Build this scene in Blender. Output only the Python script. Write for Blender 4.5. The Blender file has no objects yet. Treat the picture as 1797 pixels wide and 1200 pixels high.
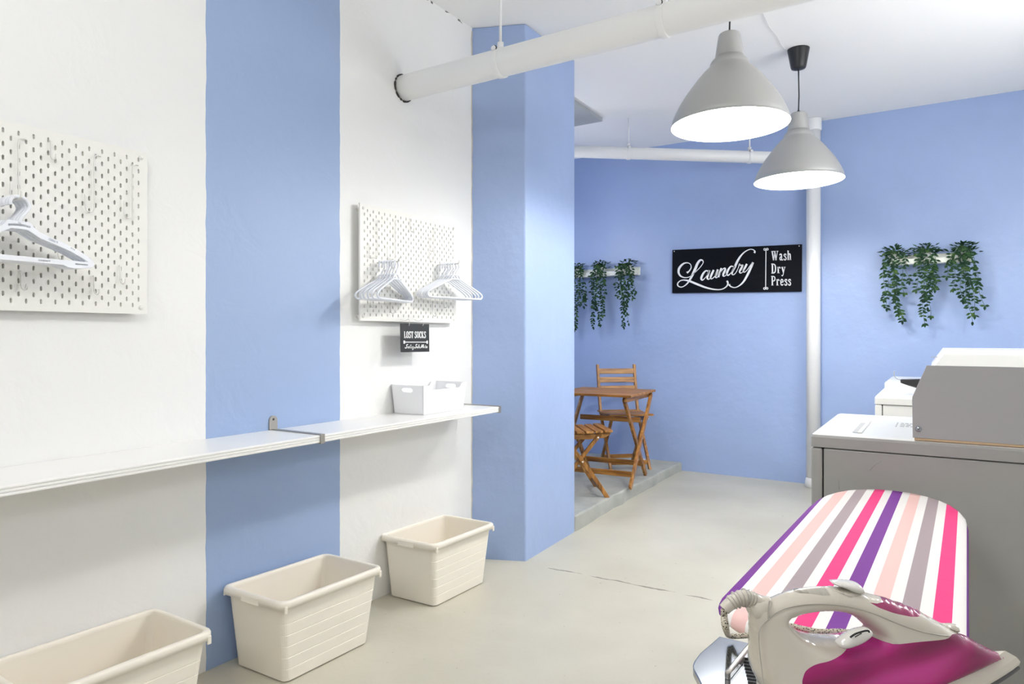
import bpy, bmesh, math, random
from mathutils import Vector, Matrix
from mathutils.geometry import delaunay_2d_cdt
random.seed(7)
scene = bpy.context.scene
COL = scene.collection
PI = math.pi
# ------------------------------------------------------------------ camera model (used to place things from measurements)
F = 1198.0; CX = 898.5; HY = 590.0; CH = 1.21
TH = math.radians(32.1); S_, C_ = math.sin(TH), math.cos(TH)
def ray(px, py):
    u = (px - CX) / F; v = (HY - py) / F
    return Vector((-S_ + C_ * u, C_ + S_ * u, v))
CAM = Vector((0, 0, CH))
def on_x(px, py, X):
    d = ray(px, py); return CAM + d * (X / d.x)
def on_y(px, py, Y):
    d = ray(px, py); return CAM + d * (Y / d.y)
def on_z(px, py, Z):
    d = ray(px, py); return CAM + d * ((Z - CH) / d.z)

# ------------------------------------------------------------------ materials
MATS = {}
def mat(name, col, rough=0.5, metal=0.0, bump=0.0, bscale=60, var=0.0, vscale=3.0, spec=0.5, coat=0.0, trans=0.0, emit=0.0, detail=4):
    m = bpy.data.materials.new(name); m.use_nodes = True
    nt = m.node_tree; N = nt.nodes; L = nt.links
    b = N['Principled BSDF']
    b.inputs['Base Color'].default_value = (*col, 1)
    b.inputs['Roughness'].default_value = rough
    b.inputs['Metallic'].default_value = metal
    b.inputs['Specular IOR Level'].default_value = spec
    b.inputs['Coat Weight'].default_value = coat
    b.inputs['Transmission Weight'].default_value = trans
    if emit:
        b.inputs['Emission Color'].default_value = (*col, 1); b.inputs['Emission Strength'].default_value = emit
    tc = N.new('ShaderNodeTexCoord')
    if var > 0:
        n = N.new('ShaderNodeTexNoise'); n.inputs['Scale'].default_value = vscale; n.inputs['Detail'].default_value = 5
        L.new(tc.outputs['Object'], n.inputs['Vector'])
        r = N.new('ShaderNodeMapRange'); r.inputs['To Min'].default_value = 1 - var; r.inputs['To Max'].default_value = 1 + var
        r.inputs['From Min'].default_value = .3; r.inputs['From Max'].default_value = .7
        L.new(n.outputs['Fac'], r.inputs['Value'])
        x = N.new('ShaderNodeVectorMath'); x.operation = 'SCALE'; x.inputs[0].default_value = col
        L.new(r.outputs['Result'], x.inputs['Scale']); L.new(x.outputs['Vector'], b.inputs['Base Color'])
    if bump > 0:
        n2 = N.new('ShaderNodeTexNoise'); n2.inputs['Scale'].default_value = bscale; n2.inputs['Detail'].default_value = detail
        L.new(tc.outputs['Object'], n2.inputs['Vector'])
        bp = N.new('ShaderNodeBump'); bp.inputs['Strength'].default_value = bump; bp.inputs['Distance'].default_value = .01
        L.new(n2.outputs['Fac'], bp.inputs['Height']); L.new(bp.outputs['Normal'], b.inputs['Normal'])
    MATS[name] = m
    return m

def ramp_node(N, stops, interp='CONSTANT'):
    r = N.new('ShaderNodeValToRGB'); cr = r.color_ramp; cr.interpolation = interp
    while len(cr.elements) > 1: cr.elements.remove(cr.elements[-1])
    cr.elements[0].position = stops[0][0]; cr.elements[0].color = (*stops[0][1], 1)
    for p, c in stops[1:]:
        e = cr.elements.new(p); e.color = (*c, 1)
    return r

BLUE = (.322, .42, .66); WHITE = (.80, .80, .79)
mat('blue_paint', BLUE, .42, bump=.35, bscale=14, var=.035, vscale=2.5, detail=6)
mat('white_paint', WHITE, .55, bump=.25, bscale=14, detail=6)
mat('ceiling_paint', (.90, .89, .87), .8, bump=.12, bscale=10)
mat('beam_shade_grey', (.40, .42, .43), .8)
mat('pipe_paint', (.82, .82, .81), .45, bump=.12, bscale=25)
mat('pegboard_white', (.80, .79, .75), .45)
mat('hanger_plastic', (.78, .80, .85), .3)
mat('hook_metal', (.76, .75, .72), .35)
mat('bin_plastic', (.84, .79, .70), .38)
mat('box_plastic', (.84, .84, .86), .35)
mat('shelf_laminate', (.84, .83, .81), .3)
mat('shelf_edge', (.82, .80, .76), .4)
mat('steel', (.38, .36, .33), .38, metal=.85)
mat('chrome', (.36, .385, .42), .12, metal=1.0)
mat('dark_rubber', (.02, .02, .022), .5)
mat('black_plastic', (.018, .018, .020), .35)
mat('sign_black', (.002, .003, .006), .55, spec=.12)
mat('sign_dark', (.016, .018, .018), .45)
mat('letter_white', (.82, .83, .83), .5)
mat('lamp_aluminium', (.46, .46, .45), .42, metal=.55, bump=.04, bscale=5)
mat('lamp_inside', (.92, .92, .90), .5)
mat('bulb_glass', (1, .96, .9), .3, emit=25)
mat('appliance_white', (.82, .82, .80), .28, coat=.2)
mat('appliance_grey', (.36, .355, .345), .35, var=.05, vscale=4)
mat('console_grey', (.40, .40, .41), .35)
mat('seam_dark', (.02, .02, .02), .7)
mat('tan_gasket', (.60, .44, .27), .6)
mat('caulk', (.60, .56, .50), .7)
mat('ink_grey', (.33, .33, .34), .6)
mat('iron_cream', (.60, .555, .48), .16, coat=.5)
mat('iron_grip', (.42, .39, .34), .3)
mat('soleplate', (.10, .10, .10), .3, metal=.8)
mat('pot_metal', (.72, .73, .72), .3)
mat('ledge_white', (.80, .82, .74), .45)
mat('stem_green', (.035, .07, .03), .6)
mat('wire_white', (.78, .78, .76), .5)
mat('crack_dark', (.05, .045, .04), .9)
mat('knob_clear', (.72, .70, .66), .08, coat=.6)
mat('concrete', (.40, .41, .375), .75, bump=.5, bscale=18, var=.12, vscale=6)
mat('button_magenta', (.30, .012, .10), .12, coat=.6)

# translucent magenta water tank with its darker water and ribs seen inside
m = mat('tank_magenta', (.42, .012, .17), .2, coat=.15, spec=.35)
nt = m.node_tree; N = nt.nodes; L = nt.links; b = N['Principled BSDF']
b.inputs['Subsurface Weight'].default_value = .05; b.inputs['Subsurface Radius'].default_value = (.02, .004, .01)
tc = N.new('ShaderNodeTexCoord'); mp = N.new('ShaderNodeMapping'); mp.inputs['Scale'].default_value = (3.0, 2, 14)
n = N.new('ShaderNodeTexNoise'); n.inputs['Scale'].default_value = 1.8; n.inputs['Detail'].default_value = 1
L.new(tc.outputs['Object'], mp.inputs[0]); L.new(mp.outputs[0], n.inputs['Vector'])
rp = ramp_node(N, [(.36, (.17, .002, .055)), (.5, (.33, .005, .125)), (.66, (.56, .045, .29))], 'LINEAR')
L.new(n.outputs['Fac'], rp.inputs[0]); L.new(rp.outputs[0], b.inputs['Base Color'])

# leaves
m = mat('leaf_green', (.03, .09, .035), .6, spec=.18)
nt = m.node_tree; N = nt.nodes; L = nt.links; b = N['Principled BSDF']
tc = N.new('ShaderNodeTexCoord'); n = N.new('ShaderNodeTexNoise'); n.inputs['Scale'].default_value = 22
L.new(tc.outputs['Object'], n.inputs['Vector'])
rp = ramp_node(N, [(.35, (.006, .026, .012)), (.55, (.014, .050, .017)), (.74, (.06, .12, .025))], 'LINEAR')
L.new(n.outputs['Fac'], rp.inputs[0]); L.new(rp.outputs[0], b.inputs['Base Color'])

# wood, grain along local x
def wood(name, axis):
    m = mat(name, (.3, .13, .03), .42)
    nt = m.node_tree; N = nt.nodes; L = nt.links; b = N['Principled BSDF']
    tc = N.new('ShaderNodeTexCoord'); mp = N.new('ShaderNodeMapping')
    sc = [26, 26, 26]; sc[axis] = 2.2; mp.inputs['Scale'].default_value = sc
    n = N.new('ShaderNodeTexNoise'); n.inputs['Scale'].default_value = 2.0; n.inputs['Detail'].default_value = 6
    L.new(tc.outputs['Object'], mp.inputs[0]); L.new(mp.outputs[0], n.inputs['Vector'])
    rp = ramp_node(N, [(.3, (.13, .048, .007)), (.5, (.30, .125, .020)), (.7, (.45, .22, .048))], 'LINEAR')
    L.new(n.outputs['Fac'], rp.inputs[0]); L.new(rp.outputs[0], b.inputs['Base Color'])
    return m
wood('wood_x', 0); wood('wood_y', 1); wood('wood_z', 2)

# left wall: white paint with one wide blue band, brushed by hand
m = mat('striped_wall_paint', WHITE, .5)
nt = m.node_tree; N = nt.nodes; L = nt.links; b = N['Principled BSDF']
tc = N.new('ShaderNodeTexCoord'); sx = N.new('ShaderNodeSeparateXYZ'); L.new(tc.outputs['Object'], sx.inputs[0])
wob = N.new('ShaderNodeTexNoise'); wob.inputs['Scale'].default_value = 9; L.new(tc.outputs['Object'], wob.inputs['Vector'])
wm = N.new('ShaderNodeMath'); wm.operation = 'MULTIPLY_ADD'; wm.inputs[1].default_value = .012; wm.inputs[2].default_value = -.006
L.new(wob.outputs['Fac'], wm.inputs[0])
ya = N.new('ShaderNodeMath'); ya.operation = 'ADD'; L.new(sx.outputs['Y'], ya.inputs[0]); L.new(wm.outputs[0], ya.inputs[1])
def cmpn(a, op, v):
    q = N.new('ShaderNodeMath'); q.operation = op; L.new(a, q.inputs[0])
    if isinstance(v, float): q.inputs[1].default_value = v
    else: L.new(v, q.inputs[1])
    return q.outputs[0]
Y_B0, Y_B1 = 1.470, 2.106
band = cmpn(cmpn(ya.outputs[0], 'GREATER_THAN', Y_B0), 'MULTIPLY', cmpn(ya.outputs[0], 'LESS_THAN', Y_B1))
# chips along the ceiling joint
zz = cmpn(cmpn(wob.outputs['Fac'], 'MULTIPLY', .03), 'ADD', sx.outputs['Z'])
chipn = N.new('ShaderNodeTexNoise'); chipn.inputs['Scale'].default_value = 14; L.new(tc.outputs['Object'], chipn.inputs['Vector'])
chip = cmpn(cmpn(zz, 'GREATER_THAN', 2.922), 'MULTIPLY', cmpn(chipn.outputs['Fac'], 'GREATER_THAN', .60))
mx = N.new('ShaderNodeMix'); mx.data_type = 'RGBA'; mx.inputs['A'].default_value = (*WHITE, 1); mx.inputs['B'].default_value = (BLUE[0] * .93, BLUE[1] * .95, BLUE[2] * .93, 1)
L.new(band, mx.inputs['Factor'])
mx2 = N.new('ShaderNodeMix'); mx2.data_type = 'RGBA'; mx2.inputs['B'].default_value = (.12, .11, .10, 1)
L.new(mx.outputs['Result'], mx2.inputs['A']); L.new(chip, mx2.inputs['Factor']); L.new(mx2.outputs['Result'], b.inputs['Base Color'])
n1 = N.new('ShaderNodeTexNoise'); n1.inputs['Scale'].default_value = 7; n1.inputs['Detail'].default_value = 8; n1.inputs['Distortion'].default_value = .6
L.new(tc.outputs['Object'], n1.inputs['Vector'])
bp = N.new('ShaderNodeBump'); bp.inputs['Strength'].default_value = .24; bp.inputs['Distance'].default_value = .02
L.new(n1.outputs['Fac'], bp.inputs['Height']); L.new(bp.outputs['Normal'], b.inputs['Normal'])

# floor: painted concrete with wear, specks and one long crack
m = mat('floor_paint', (.60, .575, .505), .42)
nt = m.node_tree; N = nt.nodes; L = nt.links; b = N['Principled BSDF']
tc = N.new('ShaderNodeTexCoord'); sx = N.new('ShaderNodeSeparateXYZ'); L.new(tc.outputs['Object'], sx.inputs[0])
n = N.new('ShaderNodeTexNoise'); n.inputs['Scale'].default_value = 1.6; n.inputs['Detail'].default_value = 8; L.new(tc.outputs['Object'], n.inputs['Vector'])
rp = ramp_node(N, [(.35, (.500, .475, .395)), (.65, (.575, .548, .462))], 'LINEAR'); L.new(n.outputs['Fac'], rp.inputs[0])
sp = N.new('ShaderNodeTexNoise'); sp.inputs['Scale'].default_value = 38; sp.inputs['Detail'].default_value = 4; L.new(tc.outputs['Object'], sp.inputs['Vector'])
spk = N.new('ShaderNodeMath'); spk.operation = 'GREATER_THAN'; spk.inputs[1].default_value = .735; L.new(sp.outputs['Fac'], spk.inputs[0])
m1 = N.new('ShaderNodeMix'); m1.data_type = 'RGBA'; m1.inputs['B'].default_value = (.33, .29, .22, 1)
L.new(rp.outputs[0], m1.inputs['A']); L.new(spk.outputs[0], m1.inputs['Factor'])
# the crack follows the line a -> c on the floor
ca = on_z(963, 989, 0); cc = on_z(1275, 1050, 0); cd = (cc - ca).normalized(); cl = (cc - ca).length
vm = N.new('ShaderNodeVectorMath'); vm.operation = 'SUBTRACT'; vm.inputs[1].default_value = (ca.x, ca.y, 0); L.new(tc.outputs['Object'], vm.inputs[0])
al = N.new('ShaderNodeVectorMath'); al.operation = 'DOT_PRODUCT'; al.inputs[1].default_value = (cd.x, cd.y, 0); L.new(vm.outputs[0], al.inputs[0])
ac = N.new('ShaderNodeVectorMath'); ac.operation = 'DOT_PRODUCT'; ac.inputs[1].default_value = (-cd.y, cd.x, 0); L.new(vm.outputs[0], ac.inputs[0])
cn = N.new('ShaderNodeTexNoise'); cn.inputs['Scale'].default_value = 5; cn.inputs['Detail'].default_value = 5; L.new(tc.outputs['Object'], cn.inputs['Vector'])
off = N.new('ShaderNodeMath'); off.operation = 'MULTIPLY_ADD'; off.inputs[1].default_value = .07; off.inputs[2].default_value = -.035; L.new(cn.outputs['Fac'], off.inputs[0])
d1 = cmpn(ac.outputs['Value'], 'ADD', off.outputs[0]); d2 = N.new('ShaderNodeMath'); d2.operation = 'ABSOLUTE'; L.new(d1, d2.inputs[0])
wn = N.new('ShaderNodeTexNoise'); wn.inputs['Scale'].default_value = 9; L.new(tc.outputs['Object'], wn.inputs['Vector'])
wd = N.new('ShaderNodeMapRange'); wd.inputs['From Min'].default_value = .38; wd.inputs['From Max'].default_value = .65; wd.inputs['To Min'].default_value = 0.0; wd.inputs['To Max'].default_value = .009
L.new(wn.outputs['Fac'], wd.inputs['Value'])
ck = cmpn(d2.outputs[0], 'LESS_THAN', wd.outputs['Result'])
ck = cmpn(ck, 'MULTIPLY', cmpn(al.outputs['Value'], 'GREATER_THAN', 0.0)); ck = cmpn(ck, 'MULTIPLY', cmpn(al.outputs['Value'], 'LESS_THAN', float(cl * 1.5)))
m2 = N.new('ShaderNodeMix'); m2.data_type = 'RGBA'; m2.inputs['B'].default_value = (.22, .19, .15, 1)
L.new(m1.outputs['Result'], m2.inputs['A']); L.new(ck, m2.inputs['Factor']); L.new(m2.outputs['Result'], b.inputs['Base Color'])
bn = N.new('ShaderNodeTexNoise'); bn.inputs['Scale'].default_value = 30; bn.inputs['Detail'].default_value = 6; L.new(tc.outputs['Object'], bn.inputs['Vector'])
bp = N.new('ShaderNodeBump'); bp.inputs['Strength'].default_value = .25; bp.inputs['Distance'].default_value = .006
L.new(bn.outputs['Fac'], bp.inputs['Height']); L.new(bp.outputs['Normal'], b.inputs['Normal'])

# striped ironing board cloth (stripes across local x)
m = mat('striped_cloth', (.8, .78, .76), .85)
nt = m.node_tree; N = nt.nodes; L = nt.links; b = N['Principled BSDF']
tc = N.new('ShaderNodeTexCoord'); sx = N.new('ShaderNodeSeparateXYZ'); L.new(tc.outputs['Object'], sx.inputs[0])
W_ = (.82, .79, .77); HP = (.78, .028, .20); PU = (.17, .02, .27); LP = (.80, .52, .49); GY = (.36, .29, .31)
q = cmpn(cmpn(sx.outputs['X'], 'ADD', 1.6915), 'DIVIDE', .164)
q = cmpn(q, 'FRACT', 0.0)
hw = .0117 / .164; st = [(0.0, W_)]
for i, c in enumerate([HP, PU, LP, GY]):
    ctr = .125 + .25 * i
    st += [(ctr - hw, c), (ctr + hw, W_)]
rp = ramp_node(N, st); L.new(q, rp.inputs[0]); L.new(rp.outputs[0], b.inputs['Base Color'])
n = N.new('ShaderNodeTexNoise'); n.inputs['Scale'].default_value = 16; n.inputs['Detail'].default_value = 3; L.new(tc.outputs['Object'], n.inputs['Vector'])
bp = N.new('ShaderNodeBump'); bp.inputs['Strength'].default_value = .2; bp.inputs['Distance'].default_value = .01
L.new(n.outputs['Fac'], bp.inputs['Height']); L.new(bp.outputs['Normal'], b.inputs['Normal'])

# speckled textile cord
m = mat('cord_fabric', (.5, .46, .38), .8)
nt = m.node_tree; N = nt.nodes; L = nt.links; b = N['Principled BSDF']
tc = N.new('ShaderNodeTexCoord'); n = N.new('ShaderNodeTexVoronoi'); n.inputs['Scale'].default_value = 430; L.new(tc.outputs['Object'], n.inputs['Vector'])
rp = ramp_node(N, [(0, (.03, .025, .02)), (.36, (.55, .50, .40))]); L.new(n.outputs['Distance'], rp.inputs[0]); L.new(rp.outputs[0], b.inputs['Base Color'])

# ------------------------------------------------------------------ mesh building
class MB:
    def __init__(s): s.v = []; s.f = []; s.sm = []
    def add(s, vs, fs, smooth=False):
        o = len(s.v); s.v += [Vector(v) for v in vs]
        for f in fs: s.f.append([i + o for i in f]); s.sm.append(smooth)
        return s
    def box(s, x0, x1, y0, y1, z0, z1):
        v = [(x, y, z) for z in (z0, z1) for y in (y0, y1) for x in (x0, x1)]
        return s.add(v, [(0, 2, 3, 1), (4, 5, 7, 6), (0, 1, 5, 4), (2, 6, 7, 3), (0, 4, 6, 2), (1, 3, 7, 5)])
    def bar(s, p, q, w, t, side):
        """a square timber from p to q; w measured along side, t across it"""
        p = Vector(p); q = Vector(q); d = (q - p).normalized(); a = Vector(side); a = (a - d * a.dot(d)).normalized(); c = d.cross(a)
        v = []
        for e in (p, q):
            for i, j in ((-1, -1), (1, -1), (1, 1), (-1, 1)): v.append(e + a * (i * w / 2) + c * (j * t / 2))
        return s.add(v, [(3, 2, 1, 0), (4, 5, 6, 7), (0, 1, 5, 4), (1, 2, 6, 5), (2, 3, 7, 6), (3, 0, 4, 7)])
    def tube(s, pts, r, seg=10, closed=False, caps=True):
        pts = [Vector(p) for p in pts]; n = len(pts)
        rr = r if isinstance(r, (list, tuple)) else [r] * n
        rings = []; up = None
        for i, p in enumerate(pts):
            a = pts[(i - 1) % n] if (closed or i > 0) else p; b_ = pts[(i + 1) % n] if (closed or i < n - 1) else p
            t = (b_ - a).normalized()
            if up is None:
                up = Vector((0, 0, 1)) if abs(t.z) < .9 else Vector((1, 0, 0))
            up = (up - t * up.dot(t)); up = up.normalized() if up.length > 1e-6 else t.orthogonal().normalized()
            w = t.cross(up)
            rings.append([p + (up * math.cos(2 * PI * k / seg) + w * math.sin(2 * PI * k / seg)) * rr[i] for k in range(seg)])
        v = [x for R in rings for x in R]; f = []
        for i in range(n if closed else n - 1):
            j = (i + 1) % n
            for k in range(seg): f.append((i * seg + k, i * seg + (k + 1) % seg, j * seg + (k + 1) % seg, j * seg + k))
        s.add(v, f, True)
        if caps and not closed:
            o = len(s.v) - len(v)
            s.f.append([o + k for k in range(seg)][::-1]); s.sm.append(False)
            s.f.append([o + (n - 1) * seg + k for k in range(seg)]); s.sm.append(False)
        return s
    def lathe(s, prof, c=(0, 0, 0), seg=48, cap0=False, cap1=False):
        c = Vector(c); n = len(prof); v = []
        for r, z in prof:
            v += [c + Vector((r * math.cos(2 * PI * k / seg), r * math.sin(2 * PI * k / seg), z)) for k in range(seg)]
        f = []
        for i in range(n - 1):
            for k in range(seg): f.append((i * seg + k, i * seg + (k + 1) % seg, (i + 1) * seg + (k + 1) % seg, (i + 1) * seg + k))
        s.add(v, f, True); o = len(s.v) - len(v)
        if cap0: s.f.append([o + k for k in range(seg)][::-1]); s.sm.append(False)
        if cap1: s.f.append([o + (n - 1) * seg + k for k in range(seg)]); s.sm.append(False)
        return s
    def loft(s, loops, cap0=True, cap1=True, smooth=False):
        n = len(loops[0]); v = [p for l in loops for p in l]; f = []
        for i in range(len(loops) - 1):
            for k in range(n): f.append((i * n + k, i * n + (k + 1) % n, (i + 1) * n + (k + 1) % n, (i + 1) * n + k))
        if cap0: f.append(tuple(range(n))[::-1])
        if cap1: f.append(tuple((len(loops) - 1) * n + k for k in range(n)))
        return s.add(v, f, smooth)
    def plate(s, poly, holes, fmap, th):
        """2D outline with holes -> a plate of thickness th; fmap(x, y, w) gives the 3D point"""
        vs, tris = cdt(poly, holes)
        n = len(vs)
        v = [fmap(x, y, 0) for x, y in vs] + [fmap(x, y, th) for x, y in vs]
        f = [tuple(t)[::-1] for t in tris] + [tuple(i + n for i in t) for t in tris]
        ed = {}
        for t in tris:
            for a, b_ in ((t[0], t[1]), (t[1], t[2]), (t[2], t[0])): ed[(a, b_)] = 1
        for a, b_ in ed:
            if (b_, a) not in ed: f.append((a, b_, b_ + n, a + n))
        return s.add(v, f)
    def build(s, name, material, parent=None, world=False, bevel=0, seg=2, smooth=None, sub=0, autosmooth=None, fix=True):
        off = Vector((0, 0, 0))
        if world and parent is not None: off = Vector(parent.location) if parent.parent is None else Vector(parent.parent.location) + Vector(parent.location)
        me = bpy.data.meshes.new(name)
        me.from_pydata([tuple(v - off) for v in s.v], [], s.f)
        me.polygons.foreach_set('use_smooth', [(x if smooth is None else smooth) for x in s.sm])
        me.materials.append(MATS[material]); me.validate(); me.update()
        if fix:
            bm = bmesh.new(); bm.from_mesh(me)
            bmesh.ops.recalc_face_normals(bm, faces=bm.faces); bm.to_mesh(me); bm.free()
        o = bpy.data.objects.new(name, me); COL.objects.link(o)
        if parent is not None: o.parent = parent
        if bevel:
            md = o.modifiers.new('soft_edge', 'BEVEL'); md.width = bevel; md.segments = seg; md.limit_method = 'ANGLE'; md.angle_limit = math.radians(40)
            md.harden_normals = False
        if sub:
            md = o.modifiers.new('round', 'SUBSURF'); md.levels = sub; md.render_levels = sub
        return o

def inside(p, poly):
    x, y = p; c = False; n = len(poly)
    for i in range(n):
        x1, y1 = poly[i]; x2, y2 = poly[(i + 1) % n]
        if (y1 > y) != (y2 > y) and x < (x2 - x1) * (y - y1) / (y2 - y1) + x1: c = not c
    return c
def cdt(poly, holes=(), extra=(), cons=()):
    pts = []; ed = []
    for l in [poly, *holes, *cons]:
        o = len(pts); pts += [Vector(p) for p in l]
        ed += [(o + i, o + (i + 1) % len(l)) for i in range(len(l))]
    pts += [Vector(p) for p in extra]
    r = delaunay_2d_cdt(pts, ed, [], 0, 1e-7)
    vs = [(v.x, v.y) for v in r[0]]; tris = []
    for t in r[2]:
        t = list(t)
        cx = sum(vs[i][0] for i in t) / len(t); cy = sum(vs[i][1] for i in t) / len(t)
        if inside((cx, cy), poly) and not any(inside((cx, cy), h) for h in holes): tris.append(t)
    return vs, tris
def spline(pts, n=6, closed=False):
    """Catmull-Rom through the points (any dimension)"""
    P = [tuple(p) for p in pts]; out = []; m_ = len(P)
    rng = range(m_ if closed else m_ - 1)
    for i in rng:
        p0 = P[(i - 1) % m_] if (closed or i > 0) else P[0]; p1 = P[i]; p2 = P[(i + 1) % m_]; p3 = P[(i + 2) % m_] if (closed or i + 2 < m_) else P[-1]
        for k in range(n):
            t = k / n
            out.append(tuple(.5 * (2 * b + (c - a) * t + (2 * a - 5 * b + 4 * c - d) * t * t + (3 * b - a - 3 * c + d) * t ** 3) for a, b, c, d in zip(p0, p1, p2, p3)))
    if not closed: out.append(P[-1])
    return out
def rrect(x0, x1, y0, y1, r, z, k=5):
    out = []
    for cx, cy, a0 in ((x1 - r, y1 - r, 0), (x0 + r, y1 - r, PI / 2), (x0 + r, y0 + r, PI), (x1 - r, y0 + r, 1.5 * PI)):
        for i in range(k + 1):
            a = a0 + PI / 2 * i / k; out.append(Vector((cx + r * math.cos(a), cy + r * math.sin(a), z)))
    return out
def slot(cx, cy, w, h, ang=0, k=4):
    """rounded slot outline, long side w"""
    out = []; r = min(w, h) / 2; ca, sa = math.cos(ang), math.sin(ang)
    for p in rrect(-w / 2, w / 2, -h / 2, h / 2, r * .98, 0, k):
        out.append((cx + p.x * ca - p.y * sa, cy + p.x * sa + p.y * ca))
    return out

def tag(o, label, cat, group=None):
    o['label'] = label; o['category'] = cat
    if group: o['group'] = group
    return o
def thing(name, label, cat, loc=(0, 0, 0), rz=0, group=None):
    o = bpy.data.objects.new(name, None); COL.objects.link(o); o.empty_display_size = .05
    o.location = loc; o.rotation_euler = (0, 0, rz)
    return tag(o, label, cat, group)
def struct(o): o['kind'] = 'structure'; return o
def copy_thing(root, loc, rz, label, group=None):
    r = root.copy(); COL.objects.link(r); r.location = loc; r.rotation_euler = (root.rotation_euler.x, root.rotation_euler.y, rz); r['label'] = label
    if group: r['group'] = group
    for ch in list(root.children):
        c = ch.copy(); COL.objects.link(c); c.parent = r
        for g in list(ch.children):
            d = g.copy(); COL.objects.link(d); d.parent = c
    return r

# ------------------------------------------------------------------ the room
H = 2.92; XL = -2.2; YB = 5.9; XR = 1.35; Y0 = -1.6
def fz(x, y):
    k = [(-2, .06), (0, .048), (1.6, .024), (2.6, -.006), (3.15, -.022), (3.8, .0), (6.2, .03)]
    for (a, za), (b_, zb) in zip(k, k[1:]):
        if y <= b_: return za + (zb - za) * (y - a) / (b_ - a)
    return k[-1][1]
g = MB(); nx, ny = 40, 80
xs = [-3.85 + (XR + .1 + 3.85) * i / nx for i in range(nx + 1)]; ys = [Y0 + (6.1 - Y0) * j / ny for j in range(ny + 1)]
g.add([(x, y, fz(x, y)) for y in ys for x in xs], [(j * (nx + 1) + i, j * (nx + 1) + i + 1, (j + 1) * (nx + 1) + i + 1, (j + 1) * (nx + 1) + i) for j in range(ny) for i in range(nx)], True)
g.add([(xs[0], ys[0], -.2), (xs[-1], ys[0], -.2), (xs[-1], ys[-1], -.2), (xs[0], ys[-1], -.2)], [(0, 3, 2, 1)])
struct(g.build('floor', 'floor_paint', fix=False))
struct(MB().box(-3.85, XR + .15, Y0, 6.1, H, H + .12).build('ceiling', 'ceiling_paint'))
struct(MB().box(XL - .15, XL, Y0, 3.10, -.1, H).build('wall_left', 'striped_wall_paint'))
struct(MB().box(-3.85, XR + .15, YB, YB + .15, -.1, H).build('wall_back', 'blue_paint'))
struct(MB().box(XR, XR + .15, Y0, YB, -.1, H).build('wall_right', 'white_paint'))
PIL = [(-2.42, 3.06), (XL - .004, 3.088), (-1.92, 3.20), (-1.918, 3.79), (-2.42, 3.79)]
def prism(poly, z0, z1): return MB().loft([[Vector((x, y, z0)) for x, y in poly], [Vector((x, y, z1)) for x, y in poly]])
struct(prism(PIL, -.1, H).build('wall_pillar', 'blue_paint', bevel=.008))
struct(MB().box(-3.85, -2.42, 3.55, 3.70, -.1, H).build('wall_alcove_front', 'blue_paint'))
struct(MB().box(-3.85, -3.70, 3.70, YB, -.1, H).build('wall_alcove_side', 'blue_paint'))
# caulked joint between the white wall and the pillar
jt = MB(); z = .0
pts = []
while z < H:
    pts.append((XL + .001 + random.uniform(-.001, .002), 3.086 + random.uniform(-.003, .003), z)); z += .05
struct(jt.tube(pts, .0035, 6).build('trim_1', 'caulk'))
# soffit over the alcove, underside shade put into its grey, mostly behind the pillar
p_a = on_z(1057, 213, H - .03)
struct(MB().box(-3.4, p_a.x, 3.8, p_a.y, H - .03, H - .001).build('ceiling_beam', 'beam_shade_grey'))
# raised concrete step of the alcove
ed = [(-1.915, 3.791)]
y = 3.9
while y < 5.85:
    ed.append((-1.925 + random.uniform(-.014, .014), y)); y += .13
poly = [(-3.70, 3.70), (-2.42, 3.70), (-2.42, 3.791)] + ed + [(-1.93, YB), (-3.70, YB)]
struct(prism(poly, -.02, .10).build('floor_step', 'concrete', bevel=.012))

# ------------------------------------------------------------------ pipes
def pipe_with_hangers(name, label, a, b_, r, hangers, collar=None, group=None):
    a = Vector(a); b_ = Vector(b_); t = thing(name, label, 'pipe', a, 0)
    n = 24; MB().tube([a.lerp(b_, i / n) for i in range(n + 1)], r, 28).build('pipe_run', 'pipe_paint', t, True)
    d = (b_ - a).normalized()
    for h in hangers:
        p = a + d * h
        MB().tube([p - d * .014, p + d * .014], r + .005, 28).build('clamp', 'pipe_paint', t, True, bevel=.002)
        e = MB(); side = d.cross(Vector((0, 0, 1))).normalized()
        if side.y > 0: side = -side
        e.tube([p + Vector((0, 0, r - .005)), p + Vector((0, 0, r + .03))], .014, 12).build('rod_nut', 'pipe_paint', t, True)
        MB().tube([p + Vector((0, 0, r)), Vector((p.x, p.y, H - .0005))], .006, 10).build('hanger_rod', 'pipe_paint', t, True)
        q = p + side * (r * .72) + Vector((0, 0, r * .72))
        MB().tube([q, q + side * .016 + Vector((0, 0, .004))], .011, 10).build('clamp_bolt', 'pipe_paint', t, True)
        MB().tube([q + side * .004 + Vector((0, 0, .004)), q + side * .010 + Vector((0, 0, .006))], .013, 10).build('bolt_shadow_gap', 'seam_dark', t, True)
    return t
pa = on_x(708, 155, XL); pa = Vector((XL - .04, pa.y, pa.z))
PR = .060
tp = pipe_with_hangers('drain_pipe', 'thick white pipe crossing under the ceiling from the white wall', pa, (XR - .001, pa.y + .0, pa.z + .02), PR, [.60, 1.345])
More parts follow.
